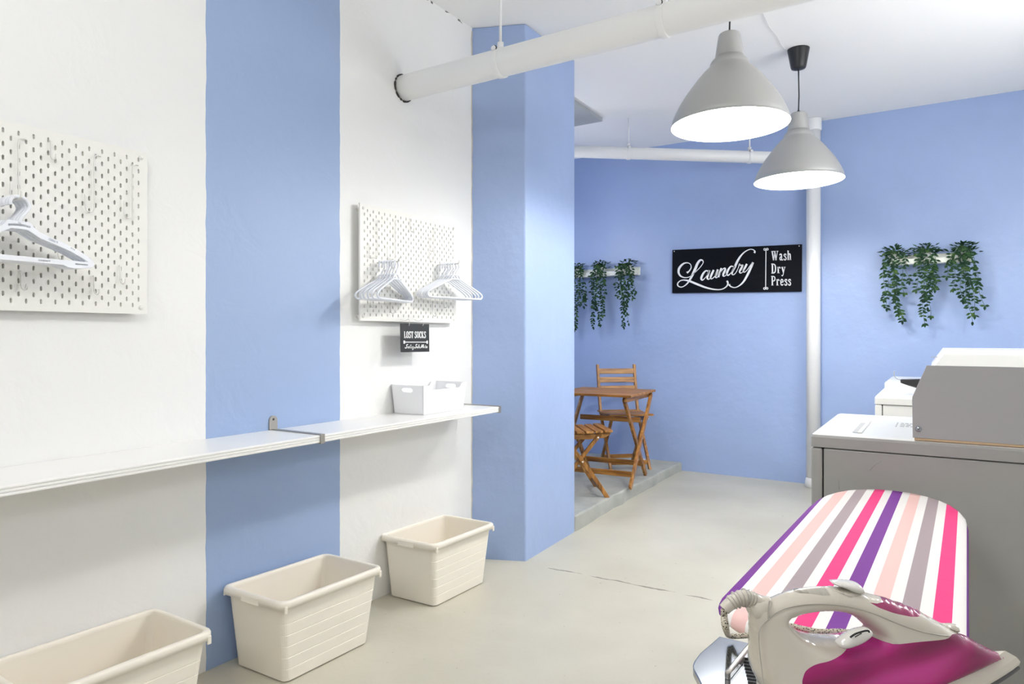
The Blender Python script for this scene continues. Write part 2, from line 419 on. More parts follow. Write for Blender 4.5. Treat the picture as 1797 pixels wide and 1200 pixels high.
# ragged gap where the pipe enters the wall
gp = MB(); rr_ = [random.choice([.0008, .0045, .0055, .004]) for k in range(40)]
gp.tube([Vector((XL + .002, pa.y + (PR + .003) * math.cos(2 * PI * k / 40), pa.z + (PR + .003) * math.sin(2 * PI * k / 40))) for k in range(40)], rr_, 6, closed=True)
o = gp.build('sealant_gap', 'crack_dark', tp, True)
b1 = Vector((-2.07, 5.02, 2.645)); b2 = Vector((-.83, 5.80, 2.60)); dd = (b2 - b1)
a1 = b1 - dd * .85
pipe_with_hangers('branch_pipe', 'slimmer white horizontal pipe running across the alcove to the upright pipe', a1, b2 - dd * .055, .046, [dd.length * .85, dd.length * .85 + .95])
vx, vy = -.845, 5.81
t = thing('standpipe', 'white upright pipe standing against the blue back wall beside the black sign', 'pipe', (vx, vy, fz(vx, vy)))
MB().tube([(0, 0, -.003), (0, 0, H - fz(vx, vy) - .001)], .052, 28).build('pipe_run', 'pipe_paint', t)
MB().tube([(0, 0, 2.42), (0, 0, 2.62)], .058, 28).build('upper_coupling', 'pipe_paint', t, bevel=.006)
MB().tube([(0, 0, 2.80), (0, 0, H - fz(vx, vy) - .001)], .060, 28).build('ceiling_coupling', 'pipe_paint', t, bevel=.006)
MB().tube([(0, 0, .001), (0, 0, .05), (0, 0, .075)], [.066, .060, .053], 24).build('base_collar', 'pipe_paint', t)

# ------------------------------------------------------------------ pendant lamps
lamp = thing('pendant_lamp', 'brushed grey dome pendant lamp hanging from a black cord, the one nearer the white pipe', 'lamp', (-.785, 3.05, 2.142), 0, 'dome pendant lamps')
outer = [(.004, .399), (.036, .398), (.045, .392), (.049, .375), (.0605, .297), (.063, .290), (.074, .279), (.082, .266), (.086, .252), (.110, .228), (.140, .193), (.168, .156), (.195, .118), (.218, .080), (.235, .046), (.246, .018), (.2475, .002), (.252, -.003), (.2525, -.006), (.250, -.007)]
po = MB().lathe(spline(outer, 3), seg=72).build('lamp_shade', 'lamp_aluminium', lamp)
md = po.modifiers.new('wall', 'SOLIDIFY'); md.thickness = .0008; md.offset = -1
inn = [(.250, -.007), (.2465, .001), (.244, .018), (.233, .046), (.216, .080), (.193, .117), (.166, .154), (.138, .190), (.106, .224), (.084, .247), (.07, .27), (.04, .285), (.001, .29)]
MB().lathe(inn, seg=72).build('reflector', 'lamp_inside', lamp)
MB().lathe([(.02, .285), (.02, .22), (.016, .215), (.001, .214)], seg=20).build('socket', 'black_plastic', lamp)
MB().lathe([(.001, .225), (.013, .222), (.018, .20), (.030, .175), (.035, .155), (.031, .132), (.018, .119), (.001, .115)], seg=24).build('bulb', 'bulb_glass', lamp)
MB().lathe([(.009, .398), (.009, .408), (.005, .414)], seg=14, cap1=True).build('cord_grip', 'black_plastic', lamp)
CT = H - 2.142
MB().tube([(0, 0, .405), (.003, 0, .5), (0, 0, CT - .11)], .0038, 8).build('cord', 'black_plastic', lamp)
MB().lathe([(.0, CT - .122), (.020, CT - .121), (.040, CT - .114), (.044, CT - .104), (.062, CT - .004), (.063, CT - .0005)], seg=40, cap1=True).build('canopy', 'black_plastic', lamp)
lamp2 = copy_thing(lamp, (-.716, 4.355, 2.142), .4, 'brushed grey dome pendant lamp under a black ceiling cup, before the upright pipe')
fill_lamp = copy_thing(lamp, (-.75, -1.15, 2.142), .9, 'brushed grey dome pendant lamp added as unseen fill behind the viewpoint')  # extra unseen lamp, added to even out the light
LAMPS = [(-.785, 3.05), (-.716, 4.355), (-.75, -1.15)]  # the last position is the added lamp behind the viewpoint
LAMP_W = [29, 33, 13]
# tube lights added out of view to brighten the upper walls and ceiling
def fill_tube_light(label, x, y, z, l, watt):
    t = thing('fill_tube_light', label, 'lamp', (x, y, z), 0)
    MB().box(-.05, .05, -l / 2, l / 2, .0, .04).build('housing', 'appliance_white', t, bevel=.004)
    MB().tube([(0, -l / 2 + .03, -.025), (0, l / 2 - .03, -.025)], .013, 14).build('tube', 'fill_tube_glass', t)
    for yy in (-l / 2 + .02, l / 2 - .02): MB().box(-.018, .018, yy - .012, yy + .012, -.045, .0).build('lamp_holder', 'appliance_white', t)
    for yy in (-l * .35, l * .35): MB().tube([(0, yy, .04), (0, yy, H - z - .0005)], .003, 6).build('suspension_wire', 'wire_white', t)
    for k in range(3):
        ld = bpy.data.lights.new('fill_glow', 'POINT'); ld.energy = watt / 3; ld.color = (.97, .985, 1.0); ld.shadow_soft_size = .12
        lo = bpy.data.objects.new('fill_glow', ld); COL.objects.link(lo); lo.location = (x, y + (k - 1) * l * .33, z - .14)
mat('fill_tube_glass', (1, 1, 1), .3, emit=6)
fill_tube_light('unseen tube light added as fill above the near end of the ironing board', -.75, .10, 2.55, 1.4, 27)
fill_tube_light('unseen tube light added as fill above the machines along the far side', 1.0, 3.55, 2.25, 1.5, 42)
fill_tube_light('unseen tube light added as fill inside the alcove, hidden behind the pillar', -2.92, 4.55, 2.25, 1.0, 16)
for (lx, ly), w in zip(LAMPS, LAMP_W):
    ld = bpy.data.lights.new('bulb_light', 'POINT'); ld.energy = w; ld.color = (1.0, .985, .955); ld.shadow_soft_size = .045
    lo = bpy.data.objects.new('bulb_light', ld); COL.objects.link(lo); lo.location = (lx, ly, 2.142 + .055)
# white flex running along the ceiling to the second lamp
cz = H - .006
cpts = [on_z(1385, 93, cz), on_z(1372, 80, cz), on_z(1362, 62, cz), on_z(1349, 45, cz), on_z(1342, 30, cz), on_z(1336, 16, cz), on_z(1325, -20, cz)]
tag(MB().tube(spline([tuple(p) for p in cpts], 4), .0022, 6).build('ceiling_cable', 'wire_white'), 'thin white cable tacked along the ceiling to the black lamp cup', 'cable')

# ------------------------------------------------------------------ pegboards
PITCH = .0371
def pegboard(label, y0, cols, x, z0, rows):
    w = cols * PITCH; h = rows * PITCH
    t = thing('pegboard', label, 'pegboard', (x, y0, z0), 0, 'white slotted pegboards')
    mb = MB(); cw = PITCH / 2; th = .008
    nx_ = cols * 2; nz = rows * 2
    for i in range(nx_):
        for j in range(nz):
            a0, a1 = i * cw, (i + 1) * cw; c0, c1 = j * cw, (j + 1) * cw
            hole = (i + j) % 2 == 0 and 0 < i < nx_ - 1 and 0 < j < nz - 1
            if not hole:
                mb.add([(0, a0, c0), (0, a1, c0), (0, a1, c1), (0, a0, c1)], [(0, 1, 2, 3)])
                mb.add([(-th, a0, c0), (-th, a1, c0), (-th, a1, c1), (-th, a0, c1)], [(3, 2, 1, 0)])
                continue
            m_ = ((a0 + a1) / 2, (c0 + c1) / 2); hw, hh, cc_ = .0030, .0073, .0025
            inn_ = [(-hw, -hh + cc_), (-hw + cc_, -hh), (hw - cc_, -hh), (hw, -hh + cc_), (hw, hh - cc_), (hw - cc_, hh), (-hw + cc_, hh), (-hw, hh - cc_)]
            inn_ = [(m_[0] + p, m_[1] + q_) for p, q_ in inn_]
            out_ = [(a0, c0 + cw * .3), (a0, c0), (a1, c0), (a1, c0 + cw * .3), (a1, c1 - cw * .3), (a1, c1), (a0, c1), (a0, c1 - cw * .3)]
            v = [(0, *p) for p in inn_] + [(0, *p) for p in out_] + [(-th, *p) for p in inn_] + [(-th, *p) for p in out_]
            f = []
            for k in range(8):
                k2 = (k + 1) % 8
                f += [(8 + k, 8 + k2, k2, k), (k, k2, 16 + k2, 16 + k), (16 + k, 16 + k2, 24 + k2, 24 + k)]
            mb.add(v, f)
    mb.add([(0, 0, 0), (0, w, 0), (0, w, h), (0, 0, h), (-th, 0, 0), (-th, w, 0), (-th, w, h), (-th, 0, h)], [(0, 4, 5, 1), (1, 5, 6, 2), (2, 6, 7, 3), (3, 7, 4, 0)])
    mb.build('panel', 'pegboard_white', t, fix=False)
    for yy in (.02, w - .02):
        for z in (.02, h - .02):
            MB().tube([(-th, yy, z), (-(x - XL) + .0005, yy, z)], .009, 12).build('spacer', 'pegboard_white', t)
            MB().lathe([(.001, .004), (.006, .003), (.0075, 0)], seg=14).build('screw_cap', 'pegboard_white', t).matrix_local = Matrix.Translation((0.0005, yy, z)) @ Matrix.Rotation(PI / 2, 4, 'Y')
    return t
XB = XL + .036
big = pegboard('white slotted pegboard holding the flat hangers, above the long shelf, before the blue band', 1.238 - 19 * PITCH, 19, XB, 1.281, 14)
small = pegboard('white pegboard between the blue band and the pillar, above the lost socks sign', 2.190, 19, XB, 1.279, 14)

# wire hooks on the boards
def j_hook(py, pz, L_, label):
    t = MB()
    pts = [(.0022, 0, L_ - .002), (.003, 0, L_), (.006, 0, L_ - .004), (.007, 0, L_ * .5), (.007, .0, .012), (.010, .003, .002), (.017, .005, .0), (.023, .006, .006), (.024, .006, .016)]
    t.tube(spline(pts, 3), .0019, 6)
    o = t.build('wire_hook', 'hook_metal'); o.location = (XB, py, pz)
    tag(o, label, 'hook', 'wire hooks on the pegboards'); return o
def u_hook(px0, px1, pyt, pyb, pyu, label):
    """long wire loop: leaves a hole, drops down at px1, turns back up at px0"""
    a = on_x(px1, pyt, XB + .01); b_ = on_x(px0, pyb, XB + .01); u = on_x(px0, pyu, XB + .01)
    ya, yb = a.y, b_.y; zt = a.z; zb = b_.z
    pts = [(.0022, ya + .022, zt + .002), (.004, ya + .018, zt + .002), (.008, ya + .006, zt), (.008, ya, zt - .012), (.008, ya, (zt + zb) / 2), (.008, ya, zb + .01), (.010, ya - .008 * (1 if ya > yb else -1), zb), (.010, yb + .008 * (1 if ya > yb else -1), zb), (.010, yb, zb + .01), (.008, yb, u.z)]
    base = Vector((XB, ya, zb))
    o = MB().tube(spline([(x, y - ya, z - zb) for x, y, z in pts], 3), .0019, 6).build('wire_hook', 'hook_metal'); o.location = base
    tag(o, label, 'hook', 'wire hooks on the pegboards'); return o
for px, pyt, pyb, where in [(87, 247, 281, 'near the top of the flat-hanger pegboard'), (35, 476, 509, 'below the stack of flat hangers'), (163, 484, 517, 'under the hanger tip on the flat-hanger pegboard'), (209, 466, 498, 'lowest beside the free edge of the flat-hanger pegboard'), (100, 438, 456, 'seen through the opening of the flat hangers')]:
    p = on_x(px, pyb, XB); q = on_x(px, pyt, XB); j_hook(p.y, p.z, q.z - p.z, 'short white wire hook ' + where)
u_hook(150, 166, 272, 370, 341, 'long white wire loop hook in the middle of the flat-hanger pegboard')
u_hook(218, 233, 288, 381, 352, 'long white wire loop hook next to the free edge of the flat-hanger pegboard')
u_hook(19, 33, 242, 350, 318, 'long white wire loop hook behind the stack of flat hangers')
for px, pyt, pyb, where in [(718, 384, 407, 'at the top of the pegboard by the pillar'), (752, 418, 441, 'between the two hanger stacks, upper one'), (649, 516, 540, 'low at the blue band end of the pegboard by the pillar'), (684, 528, 550, 'low under the first tubular hanger stack'), (758, 534, 555, 'low under the second tubular hanger stack'), (777, 519, 540, 'low at the pillar end of the pegboard')]:
    p = on_x(px, pyb, XB); q = on_x(px, pyt, XB); j_hook(p.y, p.z, q.z - p.z, 'short white wire hook ' + where)
u_hook(648, 663, 386, 450, 427, 'long white wire loop hook at the blue band end of the pegboard by the pillar')
u_hook(680, 694, 386, 452, 433, 'long white wire loop hook above the first tubular hanger stack')
u_hook(754, 762, 400, 457, 440, 'long white wire loop hook above the second tubular hanger stack')
def peg(py, pz, L_, label):
    o = MB().tube(spline([(.0, 0, .0), (.01, 0, 0), (L_ * .5, 0, -.002), (L_, 0, 0), (L_ + .006, 0, .006), (L_ + .008, 0, .016)], 4), .0026, 8).build('peg_hook', 'hook_metal')
    o.location = (XB, py, pz); tag(o, label, 'hook', 'projecting pegs that carry hangers'); return o

# ------------------------------------------------------------------ hangers
def flat_hanger():
    t = thing('coat_hanger', '', 'hanger', (0, 0, 0), 0, 'flat white hangers')
    half = [(.0, -.058), (.027, -.058), (.036, -.070), (.048, -.080), (.066, -.088), (.10, -.099), (.118, -.105), (.122, -.1085), (.15, -.119), (.175, -.1335), (.190, -.146), (.195, -.155), (.189, -.164), (.165, -.169), (.14, -.171), (.122, -.170), (.108, -.164), (.0, -.164)]
    half = spline(half[:12], 1)[:] + half[12:]
    poly = half + [(-x, z) for x, z in half[::-1] if x > 0]
    hin = [(.0, -.079), (.020, -.080), (.034, -.088), (.05, -.098), (.09, -.111), (.13, -.1255), (.165, -.1435), (.175, -.150), (.0, -.150)]
    hole = hin + [(-x, z) for x, z in hin[::-1] if x > 0]
    holes = [hole]
    sl = [(.0, -.069)]
    holes.append([(x, -.066 - abs(x) ** 2 * 4) for x in (-.026, -.013, 0, .013, .026)] + [(x, -.071 - abs(x) ** 2 * 4) for x in (.026, .013, 0, -.013, -.026)])
    for s in (1, -1):
        holes.append(slot(s * .083, -.1005, .024, .0045, -s * .30)); holes.append(slot(s * .060, -.157, .03, .004, 0)); holes.append(slot(s * .158, -.1585, .034, .0035, 0))
        holes.append(slot(s * .133, -.1175, .013, .0035, -s * .42))
    mb = MB().plate(poly, holes, lambda x, y, w: Vector((w - .0022, x, y)), .0044)
    mb.build('shoulder_frame', 'hanger_plastic', t, bevel=.001, seg=1)
    hk = spline([(0, -.020, -.018), (0, -.021, -.008), (0, -.013, .0035), (0, .0, .0058), (0, .014, .002), (0, .023, -.010), (0, .023, -.022), (0, .013, -.038), (0, .004, -.050), (0, .0, -.064)], 4)
    MB().tube(hk, .0048, 8).build('hanger_hook', 'hanger_plastic', t)
    return t
def tube_hanger():
    t = thing('coat_hanger', '', 'hanger', (0, 0, 0), 0, 'tubular white hangers')
    half = [(.03, -.078), (.06, -.090), (.11, -.112), (.155, -.132), (.178, -.145), (.186, -.156), (.180, -.166), (.165, -.170)]
    pts = half + [(.08, -.170), (.0, -.170), (-.08, -.170)] + [(-x, z) for x, z in half[::-1]] + [(-.012, -.0765), (.012, -.0765)]
    pts = spline(pts, 3, True)
    MB().tube([(0, y, z) for y, z in pts], .0045, 8, closed=True).build('shoulder_frame', 'hanger_plastic', t)
    MB().tube(spline([(0, -.034, -.080), (0, -.020, -.060), (0, -.012, -.056), (0, .012, -.056), (0, .020, -.060), (0, .034, -.080)], 3), .004, 8).build('neck_brace', 'hanger_plastic', t)
    hk = spline([(0, -.020, -.022), (0, -.021, -.010), (0, -.013, .0025), (0, .0, .0055), (0, .014, .0015), (0, .022, -.012), (0, .018, -.026), (0, .006, -.038), (0, .0, -.048), (0, .0, -.058)], 4)
    MB().tube(hk, .0036, 8).build('hanger_hook', 'hanger_plastic', t)
    return t
ordn = ['outermost', 'second from the front', 'third from the front', 'fourth from the front', 'fifth from the front', 'innermost, against the board']
hp = on_x(29, 349, XL + .13); HPZ = hp.z
peg(hp.y, HPZ, .115, 'projecting wire peg carrying the stack of flat hangers')
fh = flat_hanger()
for i in range(6):
    loc = (XB + .105 - .0125 * i, hp.y + random.uniform(-.003, .003), HPZ - .0012); rz = math.radians(3 - .5 * i + random.uniform(-.3, .3))
    lab = f'white flat plastic hanger with slots, {ordn[i]} in its stack'
    if i == 0: fh.location = loc; fh.rotation_euler = (0, 0, rz); fh['label'] = lab
    else: copy_thing(fh, loc, rz, lab)
th0 = tube_hanger()
first = True
for (px, py, xo, ang, name) in [(691, 459, .135, 17, 'on the pegboard near the blue band'), (793.5, 463, .125, -10, 'sticking out past the pegboard towards the pillar')]:
    p = on_x(px, py, XL + xo)
    peg(p.y, p.z, .125, 'projecting wire peg carrying the tubular hangers ' + name)
    for i in range(6):
        loc = (XB + .110 - .0165 * i, p.y + random.uniform(-.004, .004), p.z - .0012); rz = math.radians(ang * (1 - .125 * i) + random.uniform(-.25, .25))
        lab = f'white tubular hanger {name}, {ordn[i]}'
        if first: th0.location = loc; th0.rotation_euler = (0, 0, rz); th0['label'] = lab; first = False
        else: copy_thing(th0, loc, rz, lab)

# ------------------------------------------------------------------ lettering by strokes
def ribbon(mb, pts, wid, fmap, n=5, h=.0012, smooth=True):
    P = [(*p, w) for p, w in zip(pts, wid)]
    if smooth and len(P) > 2: P = spline(P, n)
    lo = []; hi = []
    for i, p in enumerate(P):
        a = P[max(0, i - 1)]; c = P[min(len(P) - 1, i + 1)]
        dx, dy = c[0] - a[0], c[1] - a[1]; l = math.hypot(dx, dy) or 1
        nx_, ny_ = -dy / l, dx / l; w = p[2] / 2
        lo.append((p[0] - nx_ * w, p[1] - ny_ * w)); hi.append((p[0] + nx_ * w, p[1] + ny_ * w))
    k = len(P)
    v = [fmap(x, y, h) for x, y in lo] + [fmap(x, y, h) for x, y in hi] + [fmap(x, y, -.0002) for x, y in lo] + [fmap(x, y, -.0002) for x, y in hi]
    f = []
    for i in range(k - 1):
        f += [(i, i + 1, k + i + 1, k + i), (2 * k + i, 3 * k + i, 3 * k + i + 1, 2 * k + i + 1), (i, 2 * k + i, 2 * k + i + 1, i + 1), (k + i, k + i + 1, 3 * k + i + 1, 3 * k + i)]
    f += [(0, k, 3 * k, 2 * k), (k - 1, 3 * k - 1, 4 * k - 1, 2 * k - 1)]
    mb.add(v, f)
def dot(mb, x, y, r, fmap, h=.0012, k=14):
    v = [fmap(x + r * math.cos(2 * PI * i / k), y + r * math.sin(2 * PI * i / k), h) for i in range(k)]
    mb.add(v, [tuple(range(k))])
def ring(mb, x, y, r, w, fmap, k=18):
    pts = [(x + r * math.cos(2 * PI * i / k), y + r * math.sin(2 * PI * i / k)) for i in range(k + 1)]
    ribbon(mb, pts, [w] * (k + 1), fmap, smooth=False)
# slab-serif capitals and small letters, unit height for capitals; every entry: width, [(points, thickness, curved)]
TK, TN = .17, .075
GL = {
 'L': (.52, [([(.14, 0), (.14, 1)], TK, 0), ([(0, .03), (.5, .03)], TN, 0), ([(0, .97), (.28, .97)], TN, 0), ([(.47, 0), (.47, .26)], TN, 0)]),
 'O': (.60, [([(.30, .03), (.12, .18), (.11, .5), (.12, .82), (.30, .97), (.48, .82), (.49, .5), (.48, .18), (.30, .03)], TK * .85, 1)]),
 'S': (.52, [([(.44, .82), (.34, .95), (.18, .93), (.10, .76), (.20, .60), (.36, .45), (.43, .27), (.34, .07), (.18, .04), (.07, .20)], TK * .82, 1), ([(.45, .72), (.45, .98)], TN, 0), ([(.05, .02), (.05, .28)], TN, 0)]),
 'T': (.56, [([(.28, 0), (.28, 1)], TK, 0), ([(.02, .96), (.54, .96)], TN, 0), ([(.14, .03), (.42, .03)], TN, 0), ([(.04, .74), (.04, 1)], TN, 0), ([(.52, .74), (.52, 1)], TN, 0)]),
 'C': (.54, [([(.46, .75), (.38, .93), (.24, .96), (.12, .80), (.11, .5), (.12, .2), (.24, .04), (.38, .07), (.47, .25)], TK * .85, 1), ([(.47, .66), (.47, .98)], TN, 0)]),
 'K': (.62, [([(.14, 0), (.14, 1)], TK, 0), ([(0, .03), (.28, .03)], TN, 0), ([(0, .97), (.28, .97)], TN, 0), ([(.18, .42), (.48, .96)], TN, 0), ([(.24, .55), (.50, .03)], TK * .9, 0), ([(.38, .03), (.64, .03)], TN, 0), ([(.36, .97), (.60, .97)], TN, 0)]),
 'W': (.92, [([(.10, .97), (.28, .02)], TK, 0), ([(.28, .02), (.46, .92)], TN, 0), ([(.42, .97), (.60, .02)], TK, 0), ([(.60, .02), (.80, .97)], TN, 0), ([(0, .97), (.56, .97)], TN, 0), ([(.68, .97), (.92, .97)], TN, 0)]),
 'D': (.64, [([(.14, 0), (.14, 1)], TK, 0), ([(0, .97), (.26, .97), (.46, .86), (.53, .5), (.46, .14), (.26, .03), (0, .03)], TK * .8, 1)]),
 'P': (.58, [([(.14, 0), (.14, 1)], TK, 0), ([(0, .97), (.30, .97), (.47, .88), (.49, .70), (.42, .52), (.16, .46)], TK * .7, 1), ([(0, .03), (.28, .03)], TN, 0)]),
 'a': (.46, [([(.06, .54), (.16, .66), (.28, .62), (.31, .45), (.31, .10), (.40, .02), (.46, .08)], TK * .8, 1), ([(.31, .40), (.14, .34), (.08, .18), (.16, .03), (.31, .14)], TK * .7, 1)]),
 's': (.40, [([(.34, .54), (.24, .65), (.11, .60), (.09, .48), (.24, .35), (.34, .22), (.29, .05), (.15, .02), (.05, .14)], TK * .7, 1), ([(.345, .46), (.345, .67)], TN * .8, 0), ([(.04, .02), (.04, .2)], TN * .8, 0)]),
 'h': (.54, [([(.12, 0), (.12, 1)], TK * .9, 0), ([(0, .97), (.14, .97)], TN, 0), ([(.14, .50), (.24, .65), (.36, .62), (.40, .45), (.40, .0)], TK * .85, 1), ([(0, .03), (.25, .03)], TN, 0), ([(.29, .03), (.53, .03)], TN, 0)]),
 'r': (.42, [([(.12, 0), (.12, .66)], TK * .9, 0), ([(0, .63), (.14, .63)], TN, 0), ([(.13, .46), (.22, .62), (.33, .64)], TK * .7, 1), ([(.35, .63), (.35, .50)], TK * .7, 0), ([(0, .03), (.28, .03)], TN, 0)]),
 'y': (.50, [([(.10, .63), (.26, .06)], TK * .9, 0), ([(.42, .63), (.26, .02), (.18, -.22), (.08, -.29), (.03, -.20)], TN * 1.1, 1), ([(0, .63), (.22, .63)], TN, 0), ([(.32, .63), (.52, .63)], TN, 0)]),
 'e': (.45, [([(.10, .37), (.36, .37), (.35, .55), (.23, .66), (.11, .55), (.08, .33), (.12, .10), (.25, .02), (.39, .13)], TK * .72, 1)]),
}
def text(mb, s, x, y, h, fmap, squeeze=.8, gap=.09, bold=1.0):
    for ch in s:
        if ch == ' ': x += .32 * h * squeeze; continue
        w, st_ = GL[ch]
        for pts, tk, cv in st_:
            ribbon(mb, [(x + p[0] * h * squeeze, y + p[1] * h) for p in pts], [tk * h * bold * (squeeze if not cv else .9 * squeeze + .05)] * len(pts), fmap, smooth=bool(cv))
        x += (w + gap) * h * squeeze
    return x

# big sign on the back wall -------------------------------------------------------------
SY = YB - .022
c4 = [on_y(1180, 438.5, SY), on_y(1407, 428.5, SY), on_y(1406.5, 511.5, SY), on_y(1179.5, 514, SY)]   # TL TR BR TL order
sx0 = (c4[0].x + c4[3].x) / 2; sx1 = (c4[1].x + c4[2].x) / 2
def sign_pt(a, b_):   # a across 0..1, b up 0..1
    top = c4[0].lerp(c4[1], a); bot = c4[3].lerp(c4[2], a); return bot.lerp(top, b_)
sg = thing('wall_sign', 'wide black laundry sign with white script lettering on the blue back wall', 'sign', c4[3].lerp(c4[2], .5))
v = [sign_pt(a, b_) for a, b_ in ((0, 0), (1, 0), (1, 1), (0, 1))]
v = v + [p + Vector((0, .0215, 0)) for p in v]
MB().add(v, [(0, 1, 2, 3), (7, 6, 5, 4), (0, 4, 5, 1), (1, 5, 6, 2), (2, 6, 7, 3), (3, 7, 4, 0)]).build('board', 'sign_black', sg, True)
# homography from traced lettering coordinates to the sign face
src = [(137, 193), (1650, 117), (1638, 677), (127, 693)]
def solve(A, b_):
    n = len(A); M_ = [r[:] + [c] for r, c in zip(A, b_)]
    for i in range(n):
        p = max(range(i, n), key=lambda k: abs(M_[k][i])); M_[i], M_[p] = M_[p], M_[i]
        for k in range(n):
            if k != i:
                f = M_[k][i] / M_[i][i]
                M_[k] = [x - f * y for x, y in zip(M_[k], M_[i])]
    return [M_[i][n] / M_[i][i] for i in range(n)]
A = []; B = []
for (x, y), (a, b_) in zip(src, [(0, 1), (1, 1), (1, 0), (0, 0)]):
    A.append([x, y, 1, 0, 0, 0, -a * x, -a * y]); B.append(a); A.append([0, 0, 0, x, y, 1, -b_ * x, -b_ * y]); B.append(b_)
Hm = solve(A, B)
def lap(x, y, h):
    d = Hm[6] * x + Hm[7] * y + 1; a = (Hm[0] * x + Hm[1] * y + Hm[2]) / d; b_ = (Hm[3] * x + Hm[4] * y + Hm[5]) / d
    return sign_pt(a, b_) + Vector((0, -h, 0))
sc = MB()
LS = [([(300, 458), (325, 440), (350, 400), (344, 362), (312, 342), (262, 352), (216, 400), (205, 452), (226, 494), (276, 514), (335, 502), (400, 448), (456, 392), (490, 340), (482, 312), (455, 312), (425, 350), (398, 412), (368, 475), (338, 532), (305, 580), (268, 612), (228, 625), (195, 608), (195, 578), (226, 550), (272, 543), (332, 556), (420, 592), (520, 630), (620, 652), (700, 650), (755, 620), (775, 582), (765, 550)],
       [26, 16, 12, 10, 12, 20, 27, 26, 20, 12, 9, 8, 8, 10, 16, 24, 30, 32, 30, 24, 16, 12, 12, 15, 14, 12, 16, 24, 26, 22, 16, 12, 14, 20, 22]),
      ([(552, 442), (522, 434), (490, 466), (466, 520), (478, 543), (508, 520), (540, 475), (560, 432)], [14, 16, 24, 26, 16, 8, 8, 20]),
      ([(562, 428), (546, 478), (536, 518), (552, 534), (584, 508)], [24, 26, 22, 12, 8]),
      ([(612, 424), (590, 470), (574, 512), (588, 528), (620, 500), (652, 440)], [24, 26, 22, 12, 8, 10]),
      ([(660, 418), (644, 464), (630, 502), (644, 515), (662, 500)], [24, 26, 22, 12, 8]),
      ([(702, 402), (684, 452), (664, 508)], [22, 26, 24]),
      ([(672, 488), (700, 440), (726, 408), (744, 404), (744, 426), (724, 470), (722, 494), (742, 494), (768, 466)], [8, 9, 12, 16, 24, 26, 18, 10, 8]),
      ([(842, 384), (812, 382), (782, 420), (764, 468), (780, 486), (808, 462), (838, 418), (856, 376)], [12, 16, 24, 26, 16, 8, 8, 16]),
      ([(1088, 222), (1096, 204), (1074, 184), (1034, 182), (976, 212), (924, 266), (886, 328), (856, 392), (828, 446), (826, 474), (846, 478), (874, 448), (902, 390), (912, 350)], [26, 16, 10, 10, 14, 22, 28, 28, 24, 16, 10, 8, 8, 14]),
      ([(914, 348), (918, 364), (940, 370), (950, 368), (934, 404), (914, 440), (922, 460), (946, 450), (966, 416)], [16, 14, 16, 20, 26, 22, 12, 8, 8]),
      ([(1000, 352), (978, 394), (958, 432), (968, 450), (996, 430), (1030, 384), (1062, 340)], [24, 26, 22, 12, 8, 9, 12]),
      ([(1072, 334), (1046, 396), (1006, 480), (958, 560), (904, 610), (852, 630), (806, 616), (788, 592)], [26, 28, 28, 22, 14, 10, 16, 26])]
for p, w in LS: ribbon(sc, p, [q_ * .92 for q_ in w], lap, n=6)
sc.build('script_lettering', 'letter_white', sg, True, fix=False)
rl = MB(); ribbon(rl, [(1226, 185), (1216, 632)], [9, 9], lap, smooth=False)
for cx_, cy_ in ((1212, 181), (1242, 178), (1202, 641), (1232, 639)): ring(rl, cx_, cy_, 11, 8, lap)
rl.build('divider_rule', 'letter_white', sg, True, fix=False)
for s, ox, oy, h, sq in (('Wash', 1290, 312, 112, .80), ('Dry', 1286, 462, 112, .84), ('Press', 1283, 605, 110, .80)):
    w = MB(); sl_ = -.035
    text(w, s, 0, 0, h, lambda x, y, hh, ox=ox, oy=oy: lap(ox + x, oy - y + sl_ * x * (1 if oy < 400 else .45 if oy < 500 else .1), hh), sq, .10, 1.05)
    w.build('word_lettering', 'letter_white', sg, True, fix=False)
for a, b_ in ((.016, .965), (.982, .965)):
    p = sign_pt(a, b_); MB().tube([p + Vector((0, .004, 0)), p + Vector((0, -.003, 0))], .0045, 10).build('screw', 'letter_white', sg, True)

# lost socks sign under the small board -------------------------------------------------
LX = XL + .085
s4 = [on_x(703, 567.5, LX), on_x(753, 568.5, LX), on_x(753.5, 617, LX), on_x(704, 618, LX)]
def sock_pt(a, b_):
    top = s4[0].lerp(s4[1], a); bot = s4[3].lerp(s4[2], a); return bot.lerp(top, b_)
ss = thing('hanging_sign', 'small square black lost socks sign hung below the pegboard', 'sign', sock_pt(.5, 0))
v = [sock_pt(a, b_) for a, b_ in ((0, 0), (1, 0), (1, 1), (0, 1))]; v += [p + Vector((-.004, 0, 0)) for p in v]
MB().add(v, [(0, 1, 2, 3), (7, 6, 5, 4), (0, 4, 5, 1), (1, 5, 6, 2), (2, 6, 7, 3), (3, 7, 4, 0)]).build('board', 'sign_dark', ss, True)
def sk(x, y, h): return sock_pt(x, y) + Vector((h, 0, 0))
w = MB(); text(w, 'LOST SOCKS', .105, .49, .24, sk, .56, .05, 1.1); w.build('word_lettering', 'letter_white', ss, True, fix=False)
w = MB(); ribbon(w, [(.12, .352), (.90, .345)], [.028, .028], sk, smooth=False)
for x_, y_ in ((.105, .378), (.105, .325), (.915, .373), (.915, .318)): dot(w, x_, y_, .032, sk)
w.build('divider_rule', 'letter_white', ss, True, fix=False)
